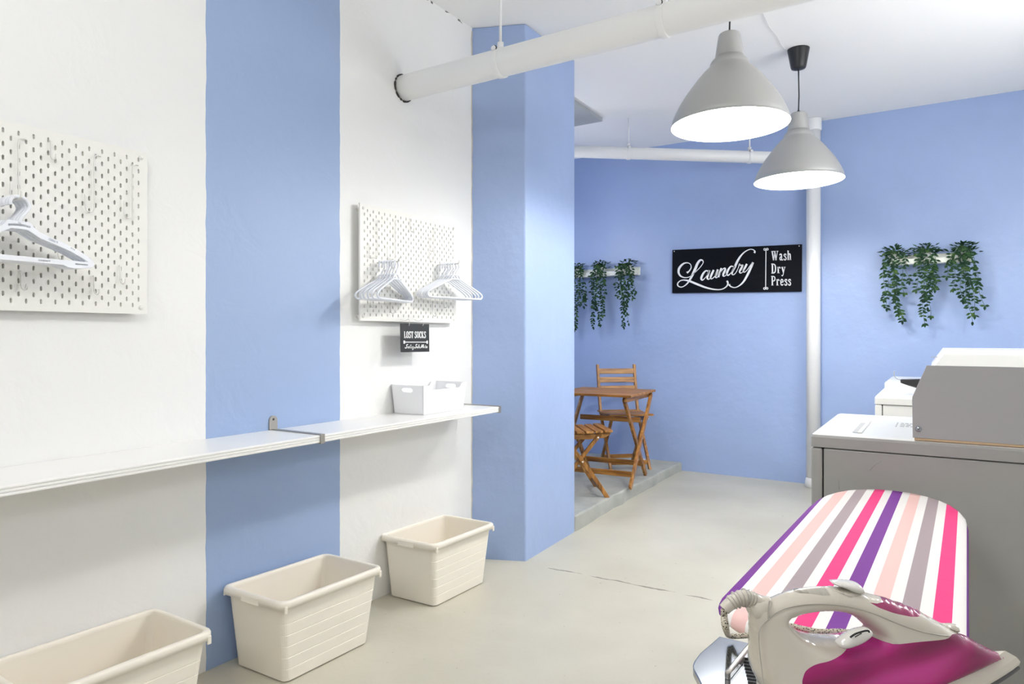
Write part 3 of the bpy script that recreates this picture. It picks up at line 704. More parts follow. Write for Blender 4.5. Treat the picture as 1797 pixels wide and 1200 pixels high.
CUR = {'S': [([(.9, .95), (.6, 1.05), (.35, .85), (.5, .55), (.55, .25), (.25, .0), (.0, .12), (.05, .3)], .9)], 'M': [([(-.05, .1), (.1, .0), (.35, .5), (.5, 1.0), (.55, .4), (.6, .1), (.85, .6), (1.1, 1.0), (1.1, .4), (1.15, .05), (1.4, .2)], 1.4)],
       'e': [([(0, .12), (.25, .2), (.35, .38), (.2, .45), (.08, .25), (.15, .03), (.42, .12)], .42)], 'k': [([(.0, .1), (.25, .6), (.35, .95), (.22, .8), (.1, .02)], 0), ([(.12, .2), (.32, .42), (.2, .25), (.35, .03), (.5, .1)], .48)],
       'i': [([(0, .1), (.15, .42), (.1, .08), (.3, .1)], .3)], 'n': [([(0, .3), (.08, .42), (.04, .02), (.22, .42), (.3, .36), (.28, .06), (.44, .1)], .46)], 'g': [([(.3, .4), (.1, .38), (.05, .1), (.28, .15), (.34, .42), (.22, -.3), (.02, -.42), (.0, -.25), (.42, .1)], .44)],
       'o': [([(.2, .42), (.05, .3), (.08, .05), (.28, .08), (.3, .35), (.18, .42), (.42, .36)], .42)], 'l': [([(0, .1), (.25, .55), (.35, .95), (.2, .85), (.1, .1), (.3, .1)], .32)], 'a': [([(.3, .4), (.1, .38), (.05, .1), (.25, .12), (.34, .42), (.28, .06), (.44, .1)], .44)],
       't': [([(.0, .1), (.25, .8), (.1, .1), (.3, .1)], 0), ([(.02, .52), (.34, .56)], .3)], 's': [([(0, .1), (.2, .45), (.28, .15), (.12, .0), (.0, .06)], .34)]}
w = MB(); x_ = 0
for ch in 'Seeking Sole Mates':
    if ch == ' ': x_ += .30; continue
    for pts, adv in CUR[ch]:
        ribbon(w, [(.135 + (x_ + p[0] + p[1] * .28) * .087, .135 + p[1] * .13) for p in pts], [.021] * len(pts), sk, n=3); x_ += adv
w.build('script_lettering', 'letter_white', ss, True, fix=False)
for a in (.27, .76):
    p = sock_pt(a, .93); q = Vector((XB - .002, p.y, 1.281))
    MB().tube(spline([tuple(p + Vector((-.008, 0, .0))), tuple(p + Vector((.004, 0, .004))), tuple(p + Vector((.002, 0, .03))), tuple((p + q) / 2 + Vector((.0, 0, .012))), tuple(q + Vector((.006, 0, .008))), tuple(q + Vector((0, 0, .014)))], 4), .0013, 6).build('hanging_wire', 'wire_white', ss, True)

# ------------------------------------------------------------------ wall shelf boards and brackets
ZS = .847; XF = -1.925; TS = .027
def shelf_board(y0, y1, label):
    prof = [(XL + .001, 0), (XF - .003, 0), (XF, -.003), (XF, -.007), (XF - .003, -.0085), (XF - .003, -.0105), (XF, -.012), (XF, -.016), (XF - .003, -.0175), (XF - .003, -.0195), (XF, -.021), (XF, -.025), (XF - .002, -TS), (XL + .001, -TS)]
    t = thing('shelf_board', label, 'shelf', (XL, y0, ZS - TS), 0, 'white shelf boards')
    f_ = lambda pr, y: [Vector((x, y, ZS + z)) for x, z in pr]
    MB().loft([f_(prof, y0), f_(prof, y1)]).build('board', 'shelf_laminate', t, True)
    return t
YJ = 1.755; YE = 2.945
shelf_board(.45, YJ - .002, 'long white wall shelf crossing the blue band, without a box')
shelf_board(YJ + .002, YE, 'white wall shelf carrying the white handled box, ends at the pillar')
def bracket(y, label, w=.020):
    t = thing('shelf_bracket', label, 'bracket', (XL, y, ZS), 0, 'steel shelf brackets')
    MB().box(XL + .004, XF + .004, y - w / 2, y + w / 2, ZS + .0003, ZS + .004).build('top_strap', 'steel', t, True, bevel=.001)
    MB().box(XF + .0005, XF + .0045, y - w / 2, y + w / 2, ZS - TS - .004, ZS + .004).build('front_cap', 'steel', t, True, bevel=.001)
    MB().box(XL + .004, XF + .004, y - w / 2, y + w / 2, ZS - TS - .0045, ZS - TS - .0005).build('lower_strap', 'steel', t, True, bevel=.001)
    tw = .019
    poly = [(-tw, 0), (tw, 0), (tw, .038)] + [(tw * math.cos(a), .038 + .016 * math.sin(a)) for a in [PI * i / 10 for i in range(1, 10)]] + [(-tw, .038)]
    hole = [(.0045 * math.cos(2 * PI * i / 12), .040 + .0045 * math.sin(2 * PI * i / 12)) for i in range(12)]
    MB().plate(poly, [hole], lambda a, b_, h: Vector((XL + .0005 + h, y + a, ZS + .0005 + b_)), .004).build('wall_tab', 'steel', t, True)
    MB().tube([(XL + .0005, y, ZS + .0405), (XL + .006, y, ZS + .0405)], .0045, 10).build('screw', 'seam_dark', t, True)
    return t
bracket(YJ, 'brushed steel bracket with holed tab where two shelf boards meet')
bracket(YE + .004, 'brushed steel bracket capping the shelf end beside the pillar', .016)

# white handled box on the shelf ---------------------------------------------------------
bx0, bx1, by0, by1, bh = -2.188, -2.012, 2.425, 2.765, .135
t = thing('storage_box', 'glossy white plastic box with handle slots standing on the wall shelf', 'box', ((bx0 + bx1) / 2, (by0 + by1) / 2, ZS))
zb = ZS + .001
def wallq(p, q, pt, qt, holes, nrm, th=.003):
    p, q, pt, qt = map(Vector, (p, q, pt, qt)); nrm = Vector(nrm).normalized()
    return MB().plate([(0, 0), (1, 0), (1, 1), (0, 1)], holes, lambda a, b_, h: p.lerp(q, a).lerp(pt.lerp(qt, a), b_) + nrm * h, th)
o_ = .016
B4 = [Vector((bx0, by0 + o_, zb)), Vector((bx1, by0 + o_, zb)), Vector((bx1, by1 - o_, zb)), Vector((bx0, by1 - o_, zb))]
T4 = [Vector((bx0 - .006, by0, zb + bh)), Vector((bx1 + .012, by0, zb + bh)), Vector((bx1 + .012, by1, zb + bh)), Vector((bx0 - .006, by1, zb + bh))]
hs = [(a, b_) for a, b_ in slot(.5, .83, .34, .16, 0, 6)]
wallq(B4[0], B4[1], T4[0], T4[1], [hs], (0, 1, 0)).build('end_panel', 'box_plastic', t, True)
wallq(B4[2], B4[3], T4[2], T4[3], [hs], (0, -1, 0)).build('end_panel', 'box_plastic', t, True)
ins = lambda p: p
# long sides dip between the raised ends
def longside(p, q, pt, qt, nrm):
    p, q, pt, qt = map(Vector, (p, q, pt, qt)); nrm = Vector(nrm)
    poly = [(0, 0), (1, 0), (1, 1), (.90, 1), (.87, .97), (.845, .86), (.82, .83), (.18, .83), (.155, .86), (.13, .97), (.10, 1), (0, 1)]
    return MB().plate(poly, [], lambda a, b_, h: p.lerp(q, a).lerp(pt.lerp(qt, a), b_) + nrm * h, .003)
longside(B4[1], B4[2], T4[1], T4[2], (-1, 0, 0)).build('side_panel', 'box_plastic', t, True)
longside(B4[0], B4[3], T4[0], T4[3], (1, 0, 0)).build('side_panel', 'box_plastic', t, True)
MB().loft([B4, [p + Vector((0, 0, .003)) for p in B4]]).build('box_bottom', 'box_plastic', t, True)

# ------------------------------------------------------------------ laundry bins
def make_bin(label):
    t = thing('laundry_bin', label, 'bin', (0, 0, 0), 0, 'cream laundry bins')
    hb = .285; w0, l0, w1, l1 = .262, .400, .296, .468
    lo = []
    def R(k, dx=0, dy=0, r=.022):
        w = (w0 + (w1 - w0) * k) / 2 - dx; l = (l0 + (l1 - l0) * k) / 2 - dy
        return rrect(-w, w, -l, l, r, hb * k, 5)
    lo.append(R(0, .006, .006)); lo.append(R(.012))
    for gk in (.16, .30, .44, .58, .72):
        lo += [R(gk - .007), R(gk - .002, .0016, 0), R(gk + .002, .0016, 0), R(gk + .007)]
    lo += [R(.995), R(.995, .003, .003), R(.5, .003, .003), R(.02, .003, .003)]
    MB().loft(lo).build('tub', 'bin_plastic', t, bevel=0)
    def Q(d, z, r=.026): return rrect(-w1 / 2 - d, w1 / 2 + d, -l1 / 2 - d, l1 / 2 + d, r + max(d, -.01) * .5, z, 6)
    rim = [Q(-.004, hb - .012), Q(-.004, hb), Q(-.001, hb + .0035), Q(.006, hb + .004), Q(.013, hb + .002), Q(.0155, hb - .003), Q(.016, hb - .022), Q(.0135, hb - .022), Q(.0125, hb - .008), Q(.000, hb - .008)]
    MB().loft(rim + [rim[0]], False, False).build('rim', 'bin_plastic', t, smooth=True)
    for sy in (1, -1):   # lid catches at both ends
        c = MB().box(-.045, .045, sy * (l1 / 2 + .0155), sy * (l1 / 2 + .0185), hb - .026, hb - .001) if sy > 0 else MB().box(-.045, .045, -l1 / 2 - .0185, -l1 / 2 - .0155, hb - .026, hb - .001)
        c.build('lid_catch', 'bin_plastic', t, bevel=.001)
    for sx_, sy in ((1, -1), (1, 1), (-1, -1), (-1, 1)):
        y_ = sy * (l1 / 2 - .004); x_ = sx_ * (w1 / 2 + .0155)
        MB().box(min(x_, x_ - sx_ * .006), max(x_, x_ - sx_ * .006), y_ - .006, y_ + .006, hb - .034, hb - .010).build('rim_tab', 'bin_plastic', t, bevel=.001)
    return t
b0 = make_bin('cream laundry bin below the shelf, beside the pillar')
BINS = [(-2.045, 2.594), (-2.022, 1.758), (-2.030, 1.026)]
labs = ['cream laundry bin on the floor closest to the blue pillar', 'cream laundry bin standing in front of the blue wall band', 'cream laundry bin under the flat-hanger pegboard, cut off by the frame']
for i, ((x, y), la) in enumerate(zip(BINS, labs)):
    sl = (fz(0, y + .2) - fz(0, y - .2)) / .4
    o = b0 if i == 0 else copy_thing(b0, (0, 0, 0), 0, la)
    o['label'] = la; o.location = (x, y, fz(x, y) + .002); o.rotation_euler = (math.atan(sl), 0, math.radians([1.0, 0.5, -.5][i]))

# ------------------------------------------------------------------ bistro table and folding chairs (on the step)
ZF = .10
def folding_chair(label, loc, rz):
    t = thing('folding_chair', label, 'chair', loc, rz, 'slatted wooden folding chairs')
    hw = .168
    for s in (1, -1):
        y = s * hw
        MB().loft([[Vector((x - .017, y - .011, z)), Vector((x + .017, y - .011, z)), Vector((x + .017, y + .011, z)), Vector((x - .017, y + .011, z))] for x, z in spline([(-.235, .86), (-.20, .70), (-.155, .52), (-.10, .40), (.02, .24), (.12, .10), (.185, .0)], 4)]).build('leg', 'wood_z', t, bevel=.003)
        y2 = s * (hw - .025)
        MB().loft([[Vector((x - .017, y2 - .011, z)), Vector((x + .017, y2 - .011, z)), Vector((x + .017, y2 + .011, z)), Vector((x - .017, y2 + .011, z))] for x, z in [(.135, .425), (.0, .26), (-.205, .0)]]).build('leg', 'wood_z', t, bevel=.003)
        for (px_, pz_) in ((.012, .25), (.12, .415), (-.12, .425)):
            MB().tube([(px_, y + s * .0112, pz_), (px_, y + s * .0135, pz_)], .006, 10).build('bolt', 'wire_white', t)
    seat = MB()
    for k in range(6):
        x0 = -.165 + k * .066; zc = .452 - .010 * math.sin(PI * (k + .5) / 6)
        seat.box(x0, x0 + .054, -hw - .022, hw + .022, zc, zc + .016)
    seat.build('seat', 'wood_y', t, bevel=.003)
    for s in (1, -1):
        y = s * (hw - .002) - s * .03
        pr = [(-.17, .442), (-.05, .436), (.08, .436), (.215, .447), (.215, .43), (.17, .405), (.06, .398), (-.08, .400), (-.17, .415)]
        MB().loft([[Vector((x, y - .010, z)) for x, z in pr], [Vector((x, y + .010, z)) for x, z in pr]]).build('seat_rail', 'wood_x', t, bevel=.002)
    for k, z in enumerate((.80, .725, .65)):
        x = -.222 + (.80 - z) * .22
        MB().bar((x + .006, -hw + .005, z), (x + .006, hw - .005, z), .048, .013, (.22, 0, -1)).build('back_slat', 'wood_y', t, bevel=.003)
    MB().bar((.150, -hw + .005, .055), (.150, hw - .005, .055), .034, .014, (0, 0, 1)).build('stretcher', 'wood_y', t, bevel=.003)
    MB().bar((-.165, -hw + .03, .055), (-.165, hw - .03, .055), .034, .014, (0, 0, 1)).build('stretcher', 'wood_y', t, bevel=.003)
    return t
ch1 = folding_chair('slatted wooden folding chair behind the table, its backrest against the blue wall', (-2.30, 5.47, ZF), math.radians(-50))
ch2 = copy_thing(ch1, (-2.195, 4.355, ZF), math.radians(38), 'slatted wooden folding chair half hidden by the pillar, in front of the table')
tb = thing('bistro_table', 'square slatted wooden folding table on the raised step', 'table', (-2.215, 4.90, ZF), math.radians(4))
hx, hy, ht = .31, .315, .685
tp_ = MB(); nS = 7; wS = 2 * hy / nS
for k in range(nS): tp_.box(-hx, hx, -hy + k * wS + .003, -hy + (k + 1) * wS - .003, ht - .018, ht)
tp_.build('tabletop', 'wood_x', tb, bevel=.002)
for s in (1, -1):
    x = s * (hx - .045)
    MB().box(x - .011, x + .011, -hy + .02, hy - .02, ht - .055, ht - .0185).build('top_rail', 'wood_y', tb, bevel=.002)
    xa, xb = s * (hx - .022), s * (hx - .068)
    MB().bar((xa, -hy + .05, .003), (xa, hy - .05, ht - .03), .036, .020, (0, 1, 0)).build('leg', 'wood_z', tb, bevel=.003)
    MB().bar((xb, hy - .05, .003), (xb, -hy + .05, ht - .03), .036, .020, (0, 1, 0)).build('leg', 'wood_z', tb, bevel=.003)
    MB().tube([(xa + s * .010, .0, .33), (xa + s * .013, .0, .33)], .006, 10).build('bolt', 'steel', tb)
for y, z, xx in ((-hy + .085, .10, hx - .02), (hy - .085, .10, hx - .06), (.10, .46, hx - .06)):
    MB().bar((-xx, y, z), (xx, y, z), .040, .016, (0, 0, 1)).build('stretcher', 'wood_x', tb, bevel=.003)

# ------------------------------------------------------------------ trailing plants on ledges
def ledge(label, x0, x1, z):
    t = thing('picture_ledge', label, 'shelf', ((x0 + x1) / 2, YB - .001, z), 0, 'narrow white plant ledges')
    MB().box(x0, x1, YB - .105, YB - .001, z, z + .012).build('ledge_base', 'ledge_white', t, True, bevel=.002)
    MB().box(x0, x1, YB - .116, YB - .105, z - .002, z + .038).build('ledge_lip', 'ledge_white', t, True, bevel=.002)
    MB().box(x0, x1, YB - .014, YB - .001, z + .0122, z + .075).build('ledge_back', 'ledge_white', t, True, bevel=.002)
def leaf(mb, p, d, nrm, L_, W):
    d = d.normalized(); sd = d.cross(nrm); sd = sd.normalized() if sd.length > 1e-4 else Vector((1, 0, 0)); n_ = sd.cross(d)
    v = [p, p + d * L_ * .30 + sd * W * .42 - n_ * .002, p + d * L_ * .58 + sd * W * .46 - n_ * .003, p + d * L_ - n_ * .006, p + d * L_ * .58 - sd * W * .46 - n_ * .003, p + d * L_ * .30 - sd * W * .42 - n_ * .002, p + d * L_ * .45 + n_ * .003]
    mb.add(v, [(0, 1, 6), (1, 2, 6), (2, 3, 6), (3, 4, 6), (4, 5, 6), (5, 0, 6)], True)
def plant(label, x, z, strands, rnd, group):
    R_ = random.Random(rnd); yb = YB - .058
    t = thing('trailing_plant', label, 'plant', (x, yb, z + .0125), 0, group)
    MB().lathe([(.001, .001), (.030, .001), (.034, .004), (.042, .085), (.043, .088), (.040, .088), (.037, .075), (.001, .074)], seg=24).build('pot', 'pot_metal', t)
    fo = MB(); st_ = MB()
    def lf(p, size=1.0, down=.5):
        a = R_.uniform(0, 2 * PI); d = Vector((math.cos(a), math.sin(a) * .8 - .25, R_.uniform(-.9, .35) - down * .3))
        leaf(fo, p, d, Vector((R_.uniform(-.4, .4), -1, R_.uniform(-.3, .6))), R_.uniform(.026, .040) * size, R_.uniform(.016, .022) * size)
    for k in range(52):   # bushy top
        a = R_.uniform(0, 2 * PI); r = R_.uniform(.0, .075)
        p = Vector((r * math.cos(a) * 1.25, max(-.07, min(.005, r * math.sin(a) * .7 - .015)), R_.uniform(.075, .135) - r * .35))
        d = Vector((math.cos(a), math.sin(a) * .4 - .3, R_.uniform(-.2, .8)))
        leaf(fo, p, d, Vector((0, -.6, 1)), R_.uniform(.028, .042), R_.uniform(.017, .022))
    for (sx_, dx, ln) in strands:
        ln *= 1.07; n_ = max(6, int(ln / .0165)); pts = []
        for i in range(n_ + 1):
            f = i / n_
            if f < .14: q_ = f / .14; p = Vector((sx_ * .055 * (.4 + .6 * q_), -.03 - .052 * q_, .085 + .02 * math.sin(q_ * PI) - .03 * q_))
            else:
                q_ = (f - .14) / .86; p = Vector((sx_ * .055 + dx * q_ + .008 * math.sin(q_ * 9 + sx_ * 5), -.084 - .012 * math.sin(q_ * 5 + sx_), .055 - ln * q_))
            pts.append(p)
        st_.tube(pts, .0014, 5)
        for i in range(1, n_ + 1):
            f = i / n_
            if f > .3 and R_.random() < .12: continue
            for s in (1, -1):
                if R_.random() < .78:
                    d = Vector((s * R_.uniform(.4, 1), R_.uniform(-.5, .15), R_.uniform(-1.0, .1)))
                    leaf(fo, pts[i], d, Vector((R_.uniform(-.4, .4), -1, R_.uniform(0, .7))), R_.uniform(.026, .039), R_.uniform(.015, .021))
        leaf(fo, pts[-1], Vector((0, 0, -1)), Vector((0, -1, 0)), .034, .018)
    st_.build('stems', 'stem_green', t, fix=False); f_ = fo.build('foliage', 'leaf_green', t, fix=False)
    return t
zl = on_y(1640, 461, YB - .11).z - .0
xa, xb = on_y(1560, 460, YB - .11).x, on_y(1706, 455, YB - .11).x
ledge('narrow white ledge with three plants between the upright pipe and the washers', xa, xb, zl)
def ppos(px): return on_y(px, 450, YB - .06).x
plant('dark green trailing plant on the ledge above the washers, beside the upright pipe', ppos(1569), zl, [(-1.1, .0, .30), (-.7, .0, .36), (-.2, .06, .45), (.3, .0, .30), (.8, .02, .26), (1.2, .03, .18), (-.4, .05, .40)], 11, 'trailing plants above the washers')
plant('dark green trailing plant in the middle of the ledge above the washers', ppos(1625), zl, [(-1.0, .0, .24), (-.5, .02, .47), (-.1, .03, .42), (.5, .0, .28), (.9, .0, .24), (1.0, .0, .18), (-.3, .02, .36)], 12, 'trailing plants above the washers')
plant('dark green trailing plant on the ledge above the washers, the one closest to the corner', ppos(1689), zl, [(-1.25, -.03, .16), (-.9, .0, .24), (-.2, .06, .46), (.3, .06, .42), (.8, .08, .36), (.2, .03, .28), (1.0, .02, .20), (-.4, .02, .32)], 13, 'trailing plants above the washers')
zl2 = on_y(1060, 484, YB - .11).z
xa, xb = on_y(985, 484, YB - .11).x, on_y(1116, 480, YB - .11).x
ledge('narrow white ledge with three plants in the alcove above the wooden table', xa, xb, zl2)
plant('dark green trailing plant in the alcove, half hidden by the pillar', ppos(1011), zl2, [(-.8, .0, .40), (-.2, .02, .52), (.3, .02, .50), (.8, .03, .30), (1.4, .05, .32), (1.8, .04, .26), (.0, .0, .36)], 14, 'trailing plants in the alcove')
plant('dark green trailing plant in the middle of the alcove ledge', ppos(1055), zl2, [(-1.0, .0, .20), (-.6, -.01, .50), (-.1, .02, .48), (.2, .04, .40), (.8, .0, .28), (1.2, .0, .24), (-.5, .0, .34)], 15, 'trailing plants in the alcove')
plant('dark green trailing plant at the free end of the alcove ledge, nearer the black sign', ppos(1101), zl2, [(-1.2, .0, .24), (-.7, .04, .50), (-.3, .05, .47), (.2, .0, .36), (.8, .03, .26), (1.3, .03, .22), (1.0, -.03, .28)], 16, 'trailing plants in the alcove')

# ------------------------------------------------------------------ washers and dryers
def machine(name, label, x0, x1, y0, y1, z, side, con, con_side, group=None):
    zf = fz(0, y0); t = thing(name, label, 'laundry machine', ((x0 + x1) / 2, (y0 + y1) / 2, zf), 0, group)
    zl_ = z - .038
    MB().box(x0 + .034, x1, y0 + .004, y1 - .004, zf + .03, zl_ - .003).build('cabinet', side, t, True, bevel=.004)
    MB().box(x0 + .002, x0 + .031, y0, y1, zf + .02, zl_ - .003).build('front_panel', side, t, True, bevel=.006, seg=3)
    MB().box(x0 + .02, x1 - .01, y0 + .012, y1 - .012, zf + .05, zl_ + .01).build('cabinet_seam', 'seam_dark', t, True)
    for fx in (x0 + .06, x1 - .06):
        for fy in (y0 + .06, y1 - .06):
            MB().tube([(fx, fy, fz(fx, fy)), (fx, fy, zf + .04)], .02, 12).build('foot', 'black_plastic', t, True)
    # lid: low tray with a rounded edge, the top face dropping towards the rim
    lo = [rrect(x0, x1, y0, y1, .012, zl_), rrect(x0, x1, y0, y1, .012, z - .010), rrect(x0 + .003, x1 - .003, y0 + .003, y1 - .003, .012, z - .003), rrect(x0 + .010, x1 - .010, y0 + .010, y1 - .010, .012, z), rrect(x0 + .03, x1 - .03, y0 + .03, y1 - .03, .012, z + .001)]
    return t, lo, zl_
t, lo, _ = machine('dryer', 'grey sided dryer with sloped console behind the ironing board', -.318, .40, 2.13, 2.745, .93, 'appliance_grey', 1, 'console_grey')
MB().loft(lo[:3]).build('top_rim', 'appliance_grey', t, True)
MB().loft(lo[2:]).build('top_panel', 'appliance_white', t, True)
# lint lid recess and print on the top
pz = .9315
p1 = on_z(1500, 757, pz); 
rx = p1.x
MB().box(rx - .004, rx + .010, 2.20, 2.46, pz, pz + .0006).build('lint_slot', 'ink_grey', t, True)
MB().box(rx + .010, rx + .022, 2.19, 2.50, pz, pz + .004).build('lint_lid_grip', 'appliance_white', t, True, bevel=.0015)
pr = MB(); px0 = on_z(1575, 745, pz); R_ = random.Random(3)
pr.box(px0.x - .003, px0.x, px0.y - .06, px0.y + .06, pz, pz + .0005)
for row in range(3):
    x_ = px0.x + .008
    while x_ < px0.x + .075:
        l = R_.uniform(.006, .014)
        if R_.random() < .8: pr.box(x_, x_ + l, px0.y + .035 - row * .04, px0.y + .05 - row * .04, pz, pz + .0005)
        x_ += l + .004
pr.build('instruction_print', 'ink_grey', t, True)
# console: slanted front, grey side plates, white top
def console(t, y0, y1, zt, x_bot, x_mid, x_top, x_end, z_mid, z_bot, sidemat, topmat, drop=.0):
    prof = [(x_bot, z_bot), (x_mid, z_mid), (x_top, zt), (x_end, zt), (x_end, z_bot)]
    f_ = lambda y, d=0: [Vector((x, y, z)) for x, z in prof]
    MB().loft([f_(y0), f_(y0 + .004)]).build('console_side', sidemat, t, True, bevel=.0012)
    prof = [(x, min(z, zt - drop)) for x, z in prof]
    MB().loft([f_(y1 - .004), f_(y1)]).build('console_side', sidemat, t, True, bevel=.0012)
    pr2 = [(x_bot + .003, z_bot), (x_mid + .003, z_mid), (x_top + .002, zt - .003 - drop), (x_end - .002, zt - .003 - drop), (x_end - .002, z_bot)]
    MB().loft([[Vector((x, y0 + .0045, z)) for x, z in pr2], [Vector((x, y1 - .0045, z)) for x, z in pr2]]).build('console_body', topmat, t, True)
ya_ = 2.131
def cx(px, py): p = on_y(px, py, ya_); return (p.x, p.z)
c_b = cx(1601.5, 764); c_m = cx(1600.5, 697); c_t = cx(1626, 641)
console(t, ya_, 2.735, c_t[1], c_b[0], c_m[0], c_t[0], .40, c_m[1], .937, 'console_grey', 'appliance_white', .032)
MB().box(c_b[0] + .004, .398, 2.133, 2.72, .9312, .9368).build('console_gasket', 'tan_gasket', t, True)
sx_, sz_ = cx(1612, 753)
MB().lathe([(.001, .003), (.006, .0025), (.0075, .001), (.0078, 0)], seg=16).build('console_screw', 'chrome', t).matrix_local = Matrix.Translation(Vector((sx_, 2.131, sz_)) - Vector(t.location)) @ Matrix.Rotation(PI / 2, 4, 'X')
# scratch marks on the grey side panel
sm = MB(); p = on_y(1472, 840, 2.1335); sm.tube([p, p + Vector((.001, 0, -.03))], .0007, 5)
pp = [on_y(a, b_, 2.1337) for a, b_ in ((1526, 825), (1532, 818), (1540, 812), (1547, 809))]; sm.tube(pp, .0006, 5)
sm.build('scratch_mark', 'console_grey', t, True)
def back_machine(label, y0, y1, z, ctop, x0):
    t, lo, zl_ = machine('washing_machine', label, x0, .46, y0, y1, z, 'appliance_white', 1, 'appliance_white', 'white laundry machines by the back wall')
    MB().loft(lo).build('top_panel', 'appliance_white', t, True)
    xc = -.055
    console(t, y0 + .004, y1 - .004, ctop, xc, xc + .005, xc + .07, .46, z + .10, z + .001, 'appliance_white', 'appliance_white')
    return t
back_machine('white laundry machine in the gap beyond the grey sided dryer', 3.62, 4.30, .93, 1.130, -.262)
tt = back_machine('white laundry machine in the far corner by the back wall', 4.72, 5.44, .932, 1.132, -.288)
# coin slide and payment tab on the middle machine's console
# black tool with a curved wire on the middle machine
yb_ = 3.80
def tl(px, py, y=yb_): return on_y(px, py, y)
t = thing('tool_handle', 'black tapered tool with a curved wire tail lying on the white machine', 'tool', tl(1612, 681))
prof = [(1580, 665.5), (1613, 665), (1622, 668), (1622, 683), (1612, 682), (1595, 677), (1580, 672)]
f0 = [tl(a, b_) for a, b_ in prof]
MB().loft([f0, [p + Vector((0, .028, 0)) for p in f0]]).build('handle', 'black_plastic', t, True, bevel=.004)
MB().tube(spline([tuple(tl(a, b_) + Vector((0, .014, 0))) for a, b_ in ((1582, 667), (1576, 666), (1571, 662), (1568.5, 656), (1570, 651))], 4), .0022, 8).build('wire_tail', 'ink_grey', t, True)
# steel coin tabs standing out of the machine consoles
for (y_, a, b_, la) in ((3.628, 1634, 1649, 'lower'), (4.725, 1634, 1650, 'upper')):
    pass
p = on_y(1634, 626, 4.74); q = on_y(1652, 626, 4.74)
o = MB().box(p.x, q.x + .02, 4.75, 4.80, p.z - .003, p.z).box(q.x - .004, q.x + .02, 4.75, 4.80, p.z - .03, p.z - .003).build('coin_slide', 'steel', tt, True)
# ------------------------------------------------------------------ ironing board
ZI = .80
IB = Vector((-.1215, 1.5, ZI))
ib = thing('ironing_board', 'striped ironing board with pink, purple and grey bands, iron standing on it', 'ironing board', (IB.x, IB.y, fz(0, 1.5)), math.radians(-1.6))
zt0 = ZI - fz(0, 1.5)
def outline(d, n=14):
    hw = .165 - d; y_far = .285; yl = .30 - d; out = []
    for i in range(n + 1):
        a = PI * i / n; e = 1.0
        out.append(((hw - (.008 if math.cos(a) < 0 else 0)) * math.copysign(abs(math.cos(a)) ** .92, math.cos(a)), y_far + yl * abs(math.sin(a)) ** .92))
    r = .085; yn = -.505 + d
    for i in range(7):
        a = PI + PI / 2 * i / 6; out.append((-hw + .004 + r + r * math.cos(a), yn + r * 1.1 + r * 1.1 * math.sin(a)))
    for i in range(7):
        a = 1.5 * PI + PI / 2 * i / 6; out.append((hw - r + r * math.cos(a), yn + r * 1.1 + r * 1.1 * math.sin(a)))
    return out
def ol(d, z): return [Vector((x, y, z)) for x, y in outline(d)]
cv = MB().loft([ol(.022, zt0 - .022), ol(.004, zt0 - .020), ol(-.0005, zt0 - .012), ol(.001, zt0 - .005), ol(.005, zt0 - .001), ol(.012, zt0 + .0005), ol(.035, zt0 + .001)])
cv.build('cover', 'striped_cloth', ib, smooth=True)
MB().loft([ol(.024, zt0 - .032), ol(.018, zt0 - .026), ol(.022, zt0 - .0225)]).build('mesh_top', 'steel', ib)
for s in (1, -1):
    dz = -zt0 + .0
    def foot_z(y): return fz(0, 1.5 + y) - fz(0, 1.5) + .010
    y0_, y1_ = (.30, -.42) if s > 0 else (-.42, .30)
    xq = .085 if s > 0 else .060
    MB().tube([(-xq, y0_ * .75, zt0 - .033), (-xq, y1_, foot_z(y1_)), ], .009, 10).build('leg', 'steel', ib)
    MB().tube([(xq, y0_ * .75, zt0 - .033), (xq, y1_, foot_z(y1_)), ], .009, 10).build('leg', 'steel', ib)
    MB().tube([(-.15, y1_, foot_z(y1_)), (.15, y1_, foot_z(y1_))], .009, 10).build('foot_bar', 'dark_rubber', ib)
# steel iron rest at the near end
rp_ = [(-.262, .965), (-.270, .900), (-.268, .862), (-.252, .832), (-.205, .755), (-.165, .70), (-.13, .665), (-.09, .655), (-.02, .655), (.0, .68), (.01, .73), (.01, .965)]
rc = spline(rp_[1:-1], 3)
rpoly = [rp_[0]] + rc + [rp_[-1]]
h0 = on_z(1292, 1196, ZI - .010); hole = slot(h0.x + .012, h0.y - .02, .07, .013, math.radians(52), 4)
ibm = Matrix.Translation(ib.location) @ Matrix.Rotation(ib.rotation_euler.z, 4, 'Z'); inv = ibm.inverted()
def toib(p): return inv @ Vector(p)
MB().plate(rpoly, [hole], lambda x, y, h: toib((x, y, ZI - .020 + h)), .010).build('iron_rest', 'chrome', ib, bevel=.004, seg=3)
ra, rb_ = on_z(1319, 1133, ZI - .006), on_z(1276, 1186, ZI - .006)
MB().bar(toib(ra), toib(rb_), .010, .007, (0, 0, 1)).build('rest_rail', 'steel', ib, bevel=.002)
rb = MB()
for k in range(10):
    c_ = on_z(1322 + k * 1.6, 1158 + k * 6, ZI - .008); d = Vector((.020, .006, 0))
    rb.tube([toib(c_ - d * .6), toib(c_ + d * 1.4)], .0019, 6)
rb.build('rest_pad', 'dark_rubber', ib)

